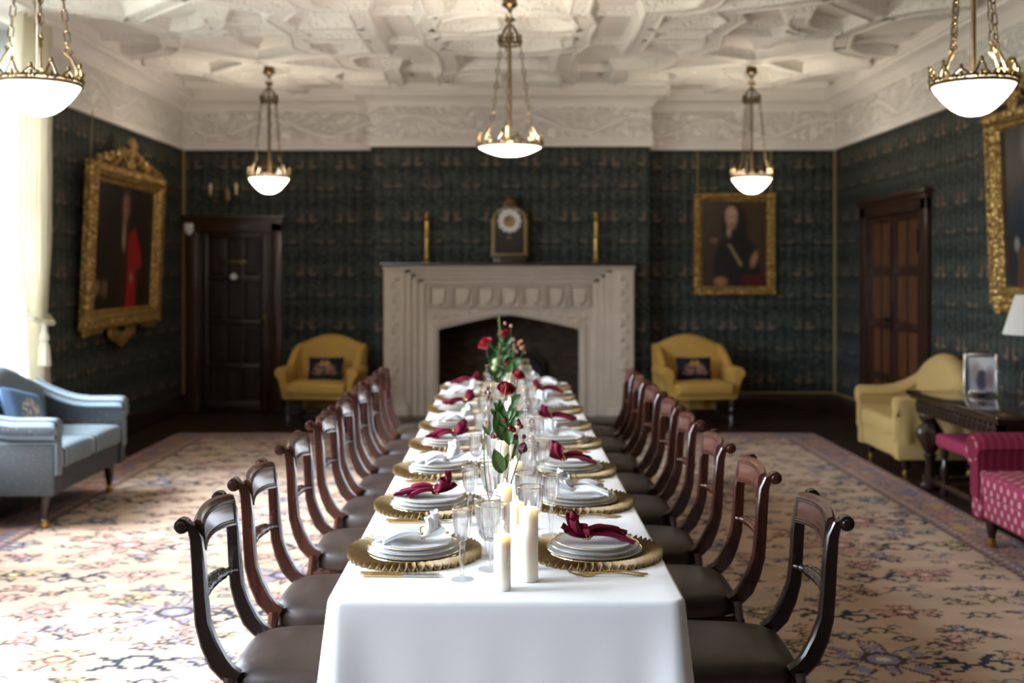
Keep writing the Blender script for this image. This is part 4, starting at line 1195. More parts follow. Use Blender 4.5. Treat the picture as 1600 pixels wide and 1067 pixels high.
MB().prism([(.0, 0), (.09, 0), (.0, .2)], -.02, .02, 'yz').build('easel_back', MAT['oak_dark'], pf)
pf.rotation_euler = (radians(-8), 0, radians(-14))
lp = thing('table_lamp', 'table lamp with a pleated white shade on the oak table', 'lamp', (3.33, 6.90, TT + .001))
MB().lathe([(0, 0), (.07, 0), (.072, .012), (.045, .03), (.03, .05), (.05, .10), (.062, .16), (.05, .22), (.022, .27), (.016, .31), (.012, .40), (.012, .52), (0, .52)], 20).build('base', MAT['clock_black'], lp)
MB().lathe([(.166, .455), (.163, .47), (.095, .70), (.093, .705)], 96, mod=lambda t, s: 1 + .012 * cos(48 * t)).build('shade', MAT['shade'], lp, smooth=20, fix=False)
MB().ring(.165, .004, (0, 0, .457), 40, 6).build('lower_rim', MAT['shade'], lp)
MB().ring(.094, .004, (0, 0, .703), 32, 6).build('upper_rim', MAT['shade'], lp)

# ================================================================== CHANDELIERS
def gallery(mb, R, n, h, r=.0055):
    mb.ring(R, .0085, (0, 0, 0), 48, 6).ring(R, .006, (0, 0, .018), 48, 6)
    for k_ in range(n):
        t0 = 2 * pi * k_ / n; dt = 2 * pi / n
        tall = 1.55 if k_ % 2 == 0 else 1.0
        def q(a, z): return (R * 1.015 * cos(t0 + a * dt), R * 1.015 * sin(t0 + a * dt), z)
        mb.tube([q(-.5, .018), q(-.42, h * .45), q(-.25, h * .72), q(-.08, h * tall * .95), q(0, h * tall), q(.08, h * tall * .95), q(.25, h * .72), q(.42, h * .45), q(.5, .018)], r, 5)
        for sg in (-1, 1):
            mb.tube([q(sg * .46, .025), q(sg * .30, h * .48), q(sg * .14, h * .42), q(sg * .16, h * .22), q(sg * .27, h * .26)], r * .8, 5)
        mb.sell(q(0, h * tall + .008), (.010, .010, .014), 1, 1, 6, 8)
        mb.sell(q(0, h * .5), (.010, .010, .018), 1, 1, 6, 8)
    return mb
def link_mesh(L, w, r):
    pts = [(w * cos(a), 0, (L / 2 - w) * (1 if sin(a) >= 0 else -1) + w * sin(a)) for a in np.linspace(0, 2 * pi, 13)[:-1] + .01]
    return MB().tube(pts, r, 5, closed=True).mesh('link', MAT['brass_dark'])
LINK = link_mesh(.058, .0125, .0032); LINK_S = link_mesh(.030, .010, .0035)
KNOT = MB().tube([(.018 * cos(a), 0, .024 * sin(a)) for a in (0, pi / 2, pi, 3 * pi / 2)], .005, 4, closed=True).mesh('diamond_link', MAT['brass_dark'])
def chain(parent, p0, p1, single=True):
    p0, p1 = Vector(p0), Vector(p1); d = p1 - p0; L = d.length; u_ = d.normalized()
    rotq = u_.to_track_quat('Z', 'Y')
    if not single:
        mb = MB(); n = int(L / .05)
        for k_ in range(n):
            c = p0 + u_ * (L * (k_ + .5) / n); s_ = Vector((.011, 0, 0)) if k_ % 2 else Vector((0, .011, 0))
            mb.tube([c - u_ * .027, c - u_ * .015 + s_, c + u_ * .015 + s_, c + u_ * .027, c + u_ * .015 - s_, c - u_ * .015 - s_], .0035, 4, closed=True)
        o = mb.build('chain', MAT['brass_dark'], parent); o['kind'] = 'stuff'; return
    root = MB().tube([p0, p0 + u_ * .03], .005, 6).build('chain', MAT['brass_dark'], parent)
    s_ = .03; k_ = 0
    while s_ < L - .01:
        kind = (LINK, .050) if k_ % 7 not in (3, 4) else ((LINK_S, .023) if k_ % 7 == 3 else (KNOT, .045))
        me, st_ = kind
        o = child('link', me, root, p0 + u_ * (s_ + st_ / 2)); o.rotation_mode = 'QUATERNION'
        o.rotation_quaternion = rotq @ Matrix.Rotation(pi / 2 * (k_ % 2) + .3, 3, 'Z').to_quaternion()
        s_ += st_; k_ += 1
def chandelier(loc, R, depth, rimz, nch, label, near, name='bowl_chandelier'):
    root = thing(name, label, 'chandelier', loc)       # at the ceiling
    zr = rimz - loc[2]
    prof = [(R * 1.0, zr), (R * .985, zr - depth * .06), (R * .9, zr - depth * .24), (R * .74, zr - depth * .50), (R * .56, zr - depth * .74), (R * .38, zr - depth * .90), (R * .2, zr - depth * .98), (0, zr - depth)]
    MB().lathe(prof, 40).build('glass_bowl', MAT['lit_glass'], root, smooth=60, fix=False)
    gm = MB(); gallery(gm, R * 1.035, 14, .052)
    gm.v = [(x, y, z + zr + .004) for x, y, z in gm.v]; gm.build('gallery', MAT['brass'], root)
    zc = 3.165 - loc[2]; cr = .078
    cm = MB(); cm.ring(cr, .008, (0, 0, zc - .035), 28, 6).ring(cr, .006, (0, 0, zc), 28, 6)
    for k_ in range(12):
        a = 2 * pi * k_ / 12
        cm.tube([(cr * cos(a), cr * sin(a), zc - .035), (cr * 1.08 * cos(a + .15), cr * 1.08 * sin(a + .15), zc - .01), (cr * cos(a + .26), cr * sin(a + .26), zc + .018)], .006, 5)
        cm.sell((cr * cos(a + .26), cr * sin(a + .26), zc + .022), (.009, .009, .014), 1, 1, 5, 6)
    for k_ in range(4):
        a = pi / 2 * k_ + pi / 4
        cm.tube([(cr * cos(a), cr * sin(a), zc), (cr * .85 * cos(a), cr * .85 * sin(a), zc + .05), (.02 * cos(a), .02 * sin(a), zc + .10)], .006, 5)
    cm.build('crown', MAT['brass_dark'], root)
    MB().tube([(0, 0, zc + .13), (0, 0, zr + .0)], .0115, 10).lathe([(0, zr + .06), (.03, zr + .05), (.02, zr + .03), (.035, zr + .012), (0, zr)], 12).build('rod', MAT['brass'], root)
    MB().lathe([(0, .104), (.07, .104), (.072, .085), (.05, .06), (.05, .01), (.055, 0), (.058, -.012), (.03, -.03), (.015, -.045), (.015, -.06), (0, -.062)], 16).build('ceiling_rose', MAT['brass_dark'], root)
    hk = MB().tube([(0, 0, -.06), (.018, 0, -.09), (0, 0, -.115), (-.018, 0, -.095), (-.025, 0, -.075)], .006, 6).tube([(0, 0, -.112), (0, 0, zc + .15)], .006, 6)
    hk.lathe([(0, zc + .16), (.03, zc + .15), (.034, zc + .135), (.018, zc + .12), (0, zc + .11)], 10, mod=lambda t, s: 1 + .2 * cos(5 * t)); hk.build('hook', MAT['brass_dark'], root)
    for k_ in range(nch):
        a = 2 * pi * k_ / nch + (.45 if nch == 4 else pi / 2 + .12)
        top = (cr * cos(a), cr * sin(a), zc - .04); mid = (R * .70 * cos(a), R * .70 * sin(a), zr + .17); bot = (R * 1.02 * cos(a), R * 1.02 * sin(a), zr + .045)
        chain(root, top, mid, near)
        MB().tube([mid, ((mid[0] * .55 + bot[0] * .45), (mid[1] * .55 + bot[1] * .45), mid[2] * .55 + bot[2] * .45), bot], [.006, .010, .012], 6, flat=.6).build('strap', MAT['brass'], root)
    ld = bpy.data.lights.new('bulb', 'POINT'); ld.energy = LAMP_W; ld.color = (1, .87, .69); ld.shadow_soft_size = .06
    lo = bpy.data.objects.new('bulb_light', ld); C.objects.link(lo); lo.parent = root; lo.location = (0, 0, zr + .03)
    return root
ZR = ZC - .105
chandelier((-2.19, 5.1, ZR), .183, .142, 2.415, 4, 'brass bowl chandelier hanging nearest on the left, in front of the cream curtain', True)
chandelier((2.19, 5.1, ZR), .183, .142, 2.415, 4, 'brass bowl chandelier hanging nearest on the right, before the blue-coat portrait', True)
chandelier((-2.225, 10.2, ZR), .183, .142, 2.415, 3, 'brass bowl chandelier at the far left, before the dark door', False)
chandelier((2.30, 10.2, ZR), .183, .142, 2.415, 3, 'brass bowl chandelier at the far right, above the back wall portrait', False)
chandelier((.025, 7.6, ZR), .217, .062, 2.41, 3, 'wide shallow brass bowl chandelier hanging over the middle of the dining table', False)

# ================================================================== DINING TABLE
TW, TY0, TY1, ZT = .435, 2.636, 7.83, .747
dt = thing('dining_table', 'long narrow dining table hidden under the white cloth', 'table', (0, (TY0 + TY1) / 2, 0))
hl = (TY1 - TY0) / 2
MB().rbox(-TW + .012, TW - .012, -hl + .012, hl - .012, .705, .742, .008).build('table_top', MAT['mahogany'], dt)
for k_ in range(4):
    yy = -hl + .45 + k_ * (2 * hl - .9) / 3
    for sx in (-1, 1):
        MB().lathe([(0, .705), (.035, .705), (.035, .6), (.022, .57), (.03, .5), (.022, .2), (.028, .12), (.03, .02), (.022, .013), (0, .013)], 12, (sx * .17, yy, 0)).build('leg', MAT['mahogany'], dt)
# cloth: top sheet folding over a rounded edge into a short drop with soft folds
def cloth():
    # perimeter rounded rectangle, rings from centre line to hem
    cr = .035
    per = []
    def seg(p, q, n):
        for i in range(n): per.append((p[0] + (q[0] - p[0]) * i / n, p[1] + (q[1] - p[1]) * i / n))
    x, y0, y1 = TW, TY0, TY1
    nc = 8
    def corner(cx, cy, a0):
        for i in range(nc):
            a = a0 + (pi / 2) * i / nc; per.append((cx + cr * cos(a), cy + cr * sin(a)))
    seg((x, y0 + cr), (x, y1 - cr), 120); corner(x - cr, y1 - cr, 0)
    seg((x - cr, y1), (-x + cr, y1), 30); corner(-x + cr, y1 - cr, pi / 2)
    seg((-x, y1 - cr), (-x, y0 + cr), 120); corner(-x + cr, y0 + cr, pi)
    seg((-x + cr, y0), (x - cr, y0), 40); corner(x - cr, y0 + cr, 3 * pi / 2)
    n = len(per); per = np.array(per)
    nxt = np.roll(per, -1, 0) - np.roll(per, 1, 0); nr = np.stack([nxt[:, 1], -nxt[:, 0]], 1); nr /= np.linalg.norm(nr, axis=1)[:, None]
    cxm = np.zeros_like(per); cxm[:, 1] = np.clip(per[:, 1], TY0 + .4, TY1 - .4)
    rings = []
    for f in (0.0, .5, .9):
        p = cxm + (per - cxm) * f; rings.append(np.concatenate([p, np.full((n, 1), ZT)], 1))
    s_ = np.arange(n) / n
    corn = np.zeros(n)
    for cxx in (-1, 1):
        for cy in (y0, y1): corn += np.exp(-((per[:, 0] - cxx * x) ** 2 + (per[:, 1] - cy) ** 2) / .06 ** 2)
    for d, z in ((-.008, ZT), (-.002, ZT - .0015), (.002, ZT - .006), (.004, ZT - .014)):
        rings.append(np.concatenate([per + nr * d, np.full((n, 1), z)], 1))
    for k_ in range(1, 9):
        t = k_ / 8; z = ZT - .014 - t * .215
        wav = .007 * np.sin(s_ * 2 * pi * 41) * t + .005 * np.sin(s_ * 2 * pi * 17 + 1) * t
        fr_ = (per[:, 1] < TY0 + .01)
        off = .004 + .008 * t + wav * np.where(fr_, .12, .5) + corn * .020 * t
        rings.append(np.concatenate([per + nr * off[:, None], np.full((n, 1), z)], 1))
    return MB().grid(np.array(rings), cv=True)
tc = cloth().build('tablecloth', MAT['cloth'], None, smooth=50, fix=False)
tag(tc, 'smooth white tablecloth covering the long dining table', 'tablecloth')

# ---- dining chairs
def chair_parts(kind):
    """meshes of one chair; front is +x, origin on the floor"""
    wd, wf = ('ebonised', 'ebonised_face') if kind[0] == 'e' else ('mahogany', 'mahogany_face')
    out = []
    ctr = [(-.296, .872), (-.276, .862), (-.264, .83), (-.257, .76), (-.253, .68), (-.247, .61), (-.230, .555), (-.206, .505), (-.182, .478), (-.155, .462)]
    wid = [.018, .026, .032, .036, .037, .040, .046, .050, .046, .040]
    for sy in (-1, 1):
        mb = MB(); R = []
        N_ = len(ctr)
        for i in range(N_):
            a = Vector(ctr[max(i - 1, 0)]); b = Vector(ctr[min(i + 1, N_ - 1)]); t = (b - a).normalized(); nn = Vector((-t.y, t.x))
            c = Vector(ctr[i]); w = wid[i] / 2; th = .0145
            ring = []
            for (u_, v_) in ((-1, -.7), (-.75, -1), (.75, -1), (1, -.7), (1, .7), (.75, 1), (-.75, 1), (-1, .7)):
                p = c + nn * (u_ * w); ring.append((p.x, sy * .176 + v_ * th, p.y))
            R.append(ring)
        mb.grid(R, cv=True); mb.f.append(tuple(range(8))); mb.f.append(tuple((N_ - 1) * 8 + j for j in range(8)))
        mb.lathe([(0, -.022), (.011, -.021), (.013, -.016), (.020, -.015), (.021, 0), (.020, .015), (.013, .016), (.011, .021), (0, .022)], 18, (-.300, sy * .176, .866), 'y')
        out.append(('back_post', mb.mesh('back_post', MAT[wd]), None))
    # tablet top rail, bowed backwards
    N_ = 15; R = []; bead = []
    for i in range(N_):
        t = -1 + 2 * i / (N_ - 1); y = t * .165; bow = -.022 * (1 - t * t); lift = .012 * (1 - t * t)
        sect = [(-.262, .790), (-.246, .788), (-.243, .80), (-.249, .86), (-.256, .876), (-.268, .880), (-.276, .868), (-.270, .80)]
        R.append([(x + bow, y, z + lift) for x, z in sect])
    mb = MB().grid(R, cv=True); mb.f.append(tuple(range(8))); mb.f.append(tuple((N_ - 1) * 8 + j for j in range(8)))
    out.append(('top_rail', mb.mesh('top_rail', MAT[wf], 40), None))
    bd = MB()
    def rp(t, z): return (-.2425 - (z - .80) * .1 - .022 * (1 - t * t), t * .165, z + .012 * (1 - t * t))
    for z, r in ((.797, .0028), (.804, .002), (.862, .0028), (.855, .002)): bd.tube([rp(-.95 + 1.9 * i / 12, z) for i in range(13)], r, 5)
    for t in (-.95, .95, -.91, .91): bd.tube([rp(t, .797), rp(t, .862)], .002, 5)
    out.append(('reeding', bd.mesh('reeding', MAT[wd]), 'top_rail'))
    # carved cross rail
    pts = [(-.252 - .026 * (1 - (t * t)), t * .165, .655 + .012 * (1 - t * t)) for t in np.linspace(-1, 1, 49)]
    def rad(s_):
        a = abs(2 * s_ - 1)
        return .0195 * (1 - .25 * a) if a < .52 else (.0175 if a < .60 else .0098 + .003 * cos((a - .6) * 30))
    if kind[1] == 'r': md = lambda t, s_: 1 + (.16 * cos(3 * t + s_ * 110) if abs(2 * s_ - 1) < .52 else 0)
    else: md = lambda t, s_: 1 + (.16 * cos(4 * t + s_ * 90) * cos(4 * t - s_ * 90) if abs(2 * s_ - 1) < .52 else 0)
    out.append(('cross_rail', MB().tube(pts, rad, 14, mod=md).mesh('cross_rail', MAT[wd], 50), None))
    # seat
    N_ = 48; ol = []
    for i in range(N_):
        a = 2 * pi * i / N_
        sx = math.copysign(abs(cos(a)) ** .42, cos(a)); sy_ = math.copysign(abs(sin(a)) ** .42, sin(a))
        ol.append((.022 + .213 * sx, sy_ * (.205 + .022 * sx)))
    R = []
    for f, z in ((.001, .506), (.35, .505), (.65, .500), (.85, .490), (.95, .478), (1.0, .460), (1.0, .432), (.985, .415), (.9, .412), (.001, .412)):
        R.append([(.022 + (x - .022) * f, y * f, z) for x, y in ol])
    out.append(('seat', MB().grid(R, cv=True).mesh('seat', MAT['leather'], 60), None))
    fr = MB().rbox(-.20, .225, -.195, -.165, .355, .413, .006).rbox(-.20, .225, .165, .195, .355, .413, .006).rbox(.195, .225, -.19, .19, .355, .413, .006).rbox(-.20, -.17, -.17, .17, .37, .413, .006)
    out.append(('seat_frame', fr.mesh('seat_frame', MAT[wd]), None))
    for sy in (-1, 1):
        out.append(('leg', MB().tube([(-.175, sy * .178, .47), (-.185, sy * .178, .38), (-.20, sy * .178, .25), (-.235, sy * .178, .10), (-.285, sy * .178, .012)], [.022, .021, .019, .016, .014], 8, flat=.8).mesh('leg', MAT[wd]), None))
        out.append(('leg', MB().lathe([(0, .40), (.022, .40), (.022, .34), (.014, .325), (.022, .31), (.024, .26), (.016, .06), (.019, .05), (.014, .02), (.012, .012), (0, .012)], 12, (.20, sy * .172, 0)).mesh('leg', MAT[wd]), None))
    return out
CH = {k_: chair_parts(k_) for k_ in ('er', 'mr', 'eh', 'mh')}
LY = [3.05, 3.60, 4.28, 4.92, 5.48, 6.06, 6.62, 7.30]
RYc = [3.09, 3.72, 4.32, 4.94, 5.48, 6.09, 6.70, 7.22]
for side, ys in (('left', LY), ('right', RYc)):
    for i, y in enumerate(ys):
        kind = ('e' if i == 0 else 'm') + ('r' if side == 'left' else 'h')
        xx = -.553 if side == 'left' else (.611 if i == 0 else .575 if i == 1 else .555)
        if i == 0: lab = 'near-black rope-back dining chair with brown leather seat, nearest on the %s side' % side
        elif i == 7: lab = 'reddish mahogany dining chair on the %s side, last before the fireplace' % side
        else: lab = 'reddish mahogany dining chair with leather seat, %s from the near end, %s side' % (ORD[i], side)
        r = thing('dining_chair', lab, 'chair', (xx, y, .008), 0 if side == 'left' else pi, 'dining chairs along the long table')
        r.rotation_euler.z += radians(random.uniform(-1.5, 1.5))
        made = {}
        for nm, me, par in CH[kind]:
            made[nm] = child(nm, me, made[par] if par else r)

# ---- place settings
def charger_mesh():
    n, mb = 52 * 8, MB()
    R_ = [.0, .122, .128, .136, .147, .160, .174, .184, .188]
    P = np.zeros((len(R_), n, 3))
    for i, r in enumerate(R_):
        for j in range(n):
            t = 2 * pi * j / n
            k_ = max(0, (r - .126) / .06)
            saw = ((j % 6) / 6)
            w = 2 / pi * math.asin(sin(52 * t)) * 1.15
            tt = t + .11 * k_ * (.75 + .25 * sin(5 * t)) + .018 * k_ * cos(52 * t)
            rr = r + .0022 * k_ * sin(3 * t + 1)
            P[i, j] = (rr * cos(tt), rr * sin(tt), .007 + min(1, k_ * 1.6) * (.0078 * w) + k_ * (.002 * w + .006) - (.004 if i == len(R_) - 1 else 0))
    mb.grid(P, cv=True)
    Q = np.zeros((3, n, 3))
    for i, (f, dz) in enumerate(((1, 0), (.985, -.008), (.7, -.010))):
        for j in range(n):
            p = P[-1, j]; Q[i, j] = (p[0] * f, p[1] * f, max(.0005, p[2] + dz * .9) if i else p[2])
    mb.grid(Q, cv=True)
    return mb.mesh('charger_plate', MAT['raffia'], 40)
CHG = charger_mesh()
CHR = MB().ring(.128, .003, (0, 0, .009), 64, 6).mesh('inner_rim', MAT['gold_rim'])
def plate_mesh(R, foot_z, rim_z):
    pr = [(0, foot_z + .004), (R * .58, foot_z + .004), (R * .66, foot_z + .007), (R * .80, rim_z - .003), (R, rim_z), (R * 1.002, rim_z - .0015), (R * .995, rim_z - .003), (R * .80, rim_z - .0065), (R * .62, foot_z + .002), (R * .6, foot_z), (R * .5, foot_z + .001), (0, foot_z + .001)]
    return MB().lathe(pr, 64).mesh('plate', MAT['porcelain'], 40), MB().ring(R * .997, .0014, (0, 0, rim_z + .0003), 64, 5).mesh('gold_band', MAT['gold_rim'])
PL = [plate_mesh(.134, .009, .021), plate_mesh(.125, .021, .032), plate_mesh(.111, .032, .042)]
PLN = ['dinner_plate', 'lunch_plate', 'side_plate']
PLL = ['largest gold-rimmed white plate, bottom of the stack', 'middle gold-rimmed white plate of the stack', 'smallest gold-rimmed white plate, top of the stack']
def napkin_mesh(seed, mat):
    r_ = np.random.default_rng(seed); mb = MB()
    def fan(L, W0, W1, nf, a0, a1, z0, z1, yaw, curl=0, thick=.0018):
        nu, nv = 18, 44; ph = r_.uniform(0, 6); P = np.zeros((nu, nv, 3)); ca, sa = cos(yaw), sin(yaw)
        for i in range(nu):
            u = i / (nu - 1); w = W0 + (W1 - W0) * u ** .75; am = a0 + (a1 - a0) * u
            for j in range(nv):
                v = -1 + 2 * j / (nv - 1); f = pi * nf * v + ph + .5 * u
                y = w * v + .42 * w / nf * sin(2 * f) * (1 - .3 * abs(v))
                z = am * (.9 * cos(f) + .25 * cos(2.3 * f + ph)) * (1 - .35 * abs(v))
                if curl:
                    k_ = curl * (1 + .25 * sin(2 * v + ph)); x = L / curl * sin(k_ * u); zz = z0 + L / curl * (1 - cos(k_ * u))
                    x, zz = x - z * sin(k_ * u), zz + z * cos(k_ * u)
                else:
                    x = L * u + .012 * u * cos(2.2 * v + ph); zz = z0 + (z1 - z0) * u + .010 * sin(pi * u) + z
                P[i, j] = (x * ca - y * sa, x * sa + y * ca, max(.0012, zz))
        Q = P.copy(); Q[..., 2] -= thick; Q[..., 2] = np.maximum(Q[..., 2], .0004)
        full = np.concatenate([P, Q[:, ::-1]], 1)
        mb.grid(full, cv=True)
    fan(.120, .012, .060, 3, .006, .010, .024, .009, pi + r_.uniform(-.30, -.15))
    fan(.098, .012, .040, 2, .007, .013, .026, .015, pi + r_.uniform(.20, .42))
    fan(.085, .011, .030, 2, .007, .012, .030, .026, pi + r_.uniform(-.1, .1))
    fan(.064, .013, .044, 2, .010, .015, .026, .05, r_.uniform(-.5, -.25), 1.7)
    fan(.062, .013, .044, 2, .010, .015, .028, .05, r_.uniform(.25, .5), 1.5)
    fan(.058, .012, .034, 2, .009, .012, .022, .03, r_.uniform(-.1, .1), .6)
    mb.tube([(-.014, 0, .024), (-.006, 0, .0255), (.004, 0, .0255), (.014, 0, .025)], [.013, .0155, .0155, .013], 14, mod=lambda t, q: 1 + .12 * cos(5 * t))
    return mb.mesh('napkin', mat, 60)
NW = [napkin_mesh(k_, MAT['napkin_white']) for k_ in (1, 2, 3)]; NR = [napkin_mesh(k_, MAT['napkin_red']) for k_ in (4, 5, 6)]
NRING = MB().tube([(.0 + .004 * sin(a * 2), .0185 * cos(a), .024 + .0175 * sin(a)) for a in np.linspace(0, 2 * pi, 25)[:-1]], .0022, 6, closed=True).tube([(.008 + .003 * cos(a * 3), .0195 * cos(a), .025 + .0185 * sin(a)) for a in np.linspace(0, 2 * pi, 25)[:-1]], .0016, 6, closed=True).mesh('napkin_ring', MAT['gold'])
# cutlery, along +x with the working end at +x
KH = MB().rbox(-.105, 0, -.0058, .0058, .001, .0078, .002, 2).mesh('handle', MAT['gold'])
KB = MB().prism([(-.002, -.005), (.03, -.006), (.085, -.0058), (.105, .001), (.095, .005), (-.002, .005)], .0025, .0045, 'xy').mesh('blade', MAT['steel'])
def fork_meshes():
    pts = [(-.105, 0, .002), (-.08, 0, .0045), (-.03, 0, .010), (.0, 0, .009), (.02, 0, .005), (.035, 0, .003)]
    h = MB().tube(pts, [.0050, .0052, .0035, .0026, .003, .006], 8, flat=.45).mesh('handle', MAT['gold'])
    mb = MB()
    mb.tube([(.030, 0, .0034), (.045, 0, .0025), (.055, 0, .003)], [.007, .0095, .009], 8, flat=.25)
    for k_ in range(4):
        y = (k_ - 1.5) * .0048
        mb.tube([(.050, y, .003), (.072, y, .005), (.092, y * .95, .012)], [.0017, .0015, .0008], 6, flat=.8)
    return h, mb.mesh('tines', MAT['gold'])
FH, FT = fork_meshes()
# fluted crystal
def glass_meshes(R, H, bowl, foot, flare=1.12):
    zb = H - bowl
    fl = lambda t, s_: 1 + .020 * cos(18 * t)
    pr = [(.004, zb), (R * .45, zb + bowl * .05), (R * .74, zb + bowl * .2), (R * .88, zb + bowl * .45), (R * .95, zb + bowl * .75), (R, H)]
    b = MB().lathe(pr, 72, mod=lambda t, s_: 1 + .045 * cos(18 * t) * (1 - max(0, s_ - .75) * 4) if s_ < .99 else 1)
    b.lathe([(R - .0015, H), (R * .92, zb + bowl * .7), (R * .70, zb + bowl * .24), (R * .40, zb + bowl * .10), (.002, zb + bowl * .07)], 36)
    bowl_m = b.mesh('bowl', MAT['glass'], 50, fix=False)
    s_ = MB().lathe([(.0045, zb + .002), (.0085, zb - .006), (.006, zb - .014), (.0085, zb - .035), (.0062, zb * .45), (.0045, .012), (.010, .006)], 10, mod=lambda t, q: 1 + .12 * cos(6 * t)).mesh('stem', MAT['glass'], 60, fix=False)
    f_ = MB().lathe([(.0045, .009), (.012, .0055), (foot * .7, .0035), (foot, .002), (foot, .0005), (0, .0005)], 36, mod=lambda t, q: 1 + .02 * cos(18 * t)).mesh('foot', MAT['glass_foot'], 50, fix=False)
    rm = MB().ring(R, .0013, (0, 0, H), 48, 5).mesh('gold_rim', MAT['gold_rim'])
    return bowl_m, s_, f_, rm
GL = {'port_glass': glass_meshes(.0262, .184, .085, .030), 'wine_glass': glass_meshes(.038, .166, .092, .034), 'water_goblet': glass_meshes(.0425, .174, .100, .036)}
SY = {'left': [3.07, 3.68, 4.33, 4.98, 5.57, 6.23, 6.80, 7.37], 'right': [3.07, 3.74, 4.33, 5.01, 5.56, 6.20, 6.84, 7.37]}
SX = {'left': -.260, 'right': .250}
NAPC = {'left': 'wrwrwrwr', 'right': 'rwrwrwrw'}
GOFF = {'left': [('port_glass', .146, -.25), ('wine_glass', .208, -.03), ('water_goblet', .220, -.155)], 'right': [('port_glass', -.115, .215), ('wine_glass', -.178, .13), ('water_goblet', -.182, .30)]}
GLAB = {'port_glass': 'small fluted crystal port glass', 'wine_glass': 'fluted crystal wine glass with gold rim', 'water_goblet': 'large fluted crystal goblet with gold rim'}
for side in ('left', 'right'):
    for i, y in enumerate(SY[side]):
        cx = SX[side]; sg = 1 if side == 'left' else -1; rz = 0 if side == 'left' else pi
        whr = '%s place from the near end, %s side' % (ORD[i], side)
        sp_ = random.uniform(0, 6)
        t = thing('charger_plate', 'ruffled gold raffia charger at the ' + whr, 'charger plate', (cx, y, ZT + .0015), sp_, 'gold chargers at the place settings')
        child('raffia_mat', CHG, t); child('inner_rim', CHR, t)
        dx = .004 * sg
        for k_ in range(3):
            t = thing(PLN[k_], PLL[k_] + ', ' + whr, 'plate', (cx + random.uniform(-.002, .002), y + random.uniform(-.002, .002), ZT), 0, PLN[k_].replace('_', ' ') + 's at the place settings')
            child('porcelain', PL[k_][0], t); child('gold_band', PL[k_][1], t)
        red_ = NAPC[side][i] == 'r'
        t = thing('napkin', ('burgundy' if red_ else 'white') + ' linen napkin pulled through a ring, ' + whr, 'napkin', (cx + .022 * sg, y - .01, ZT + .038), rz + random.uniform(-.25, .25), ('burgundy' if red_ else 'white') + ' napkins on the plates')
        child('cloth', (NR if red_ else NW)[i % 3], t); child('ring', NRING, t)
        ky = -1 if side == 'left' else 1
        for k_ in range(2):
            nm = ('outer', 'inner')[k_]
            t = thing('table_knife', nm + ' gold-handled knife at the ' + whr, 'knife', (cx - .01 * sg - .01 * k_ * sg, y + ky * (.228 - .021 * k_), ZT), rz + random.uniform(-.04, .04), 'gold-handled knives')
            child('handle', KH, t); child('blade', KB, t)
            t = thing('table_fork', nm + ' gold fork at the ' + whr, 'fork', (cx - .005 * sg - .012 * k_ * sg, y - ky * (.222 - .022 * k_), ZT), rz + random.uniform(-.06, .06), 'gold forks')
            child('handle', FH, t); child('tines', FT, t)
        for nm, gx, gy in GOFF[side]:
            t = thing(nm, GLAB[nm] + ', ' + whr, 'glass', (cx + gx, y + gy, ZT), random.uniform(0, 6), nm.replace('_', ' ') + 's on the table')
            for pn, me in zip(('bowl', 'stem', 'foot', 'rim'), GL[nm]): child(pn, me, t)

# ---- candles
CAND = [(-.010, 2.73, .138, .0215, 'short white pillar candle nearest the front edge of the table'),
        (.058, 2.81, .188, .0245, 'tall white pillar candle at the front, right of the short one'),
        (.032, 2.92, .100, .0200, 'shortest white candle tucked behind the two front candles'),
        (.030, 3.02, .157, .0200, 'white candle just behind the tall front candle'),
        (-.004, 3.10, .190, .0205, 'tall white candle standing just in front of the bud vase'),
        (.030, 3.62, .165, .0220, 'white candle behind the bud vase of berries'),
        (-.012, 3.90, .190, .0230, 'tall white candle just in front of the rose vase'),
        (.020, 4.45, .160, .0220, 'white candle behind the dark red roses'),
        (-.020, 4.80, .120, .0220, 'short white candle halfway along the table'),
        (.015, 5.08, .190, .0230, 'tall white candle in the middle of the table'),
        (.012, 5.98, .180, .0220, 'tall white candle past the far flower vase'),
        (-.012, 6.32, .140, .0220, 'white candle near the sixth place settings'),
        (.015, 6.66, .185, .0220, 'tall white candle near the seventh place settings'),
        (-.008, 7.50, .150, .0220, 'white candle at the far end of the table')]
for x, y, h, r, lab in CAND:
    t = thing('pillar_candle', lab, 'candle', (x, y, ZT), random.uniform(0, 6), 'white candles along the table')
    pr = [(0, .0005), (r * .97, .0005), (r, .003), (r, h - .006), (r * .99, h - .001), (r * .93, h), (r * .84, h - .003), (r * .72, h - .010), (r * .4, h - .014), (0, h - .014)]
    w_ = MB().lathe(pr, 32, mod=lambda a, s_: 1 + (.02 * cos(5 * a) + .015 * cos(9 * a + 1) if s_ > .4 else .004 * cos(8 * a)))
    w_.build('wax', MAT['wax'], t, smooth=50)
    MB().tube([(0, 0, h - .015), (.001, 0, h - .008), (.002, 0, h - .003)], .0011, 5).build('wick', MAT['wick'], t)
    MB().lathe([(0, h - .006), (.0028, h - .003), (.0036, h + .002), (.0026, h + .009), (.001, h + .016), (0, h + .018)], 10).build('flame', MAT['flame'], t, smooth=60)

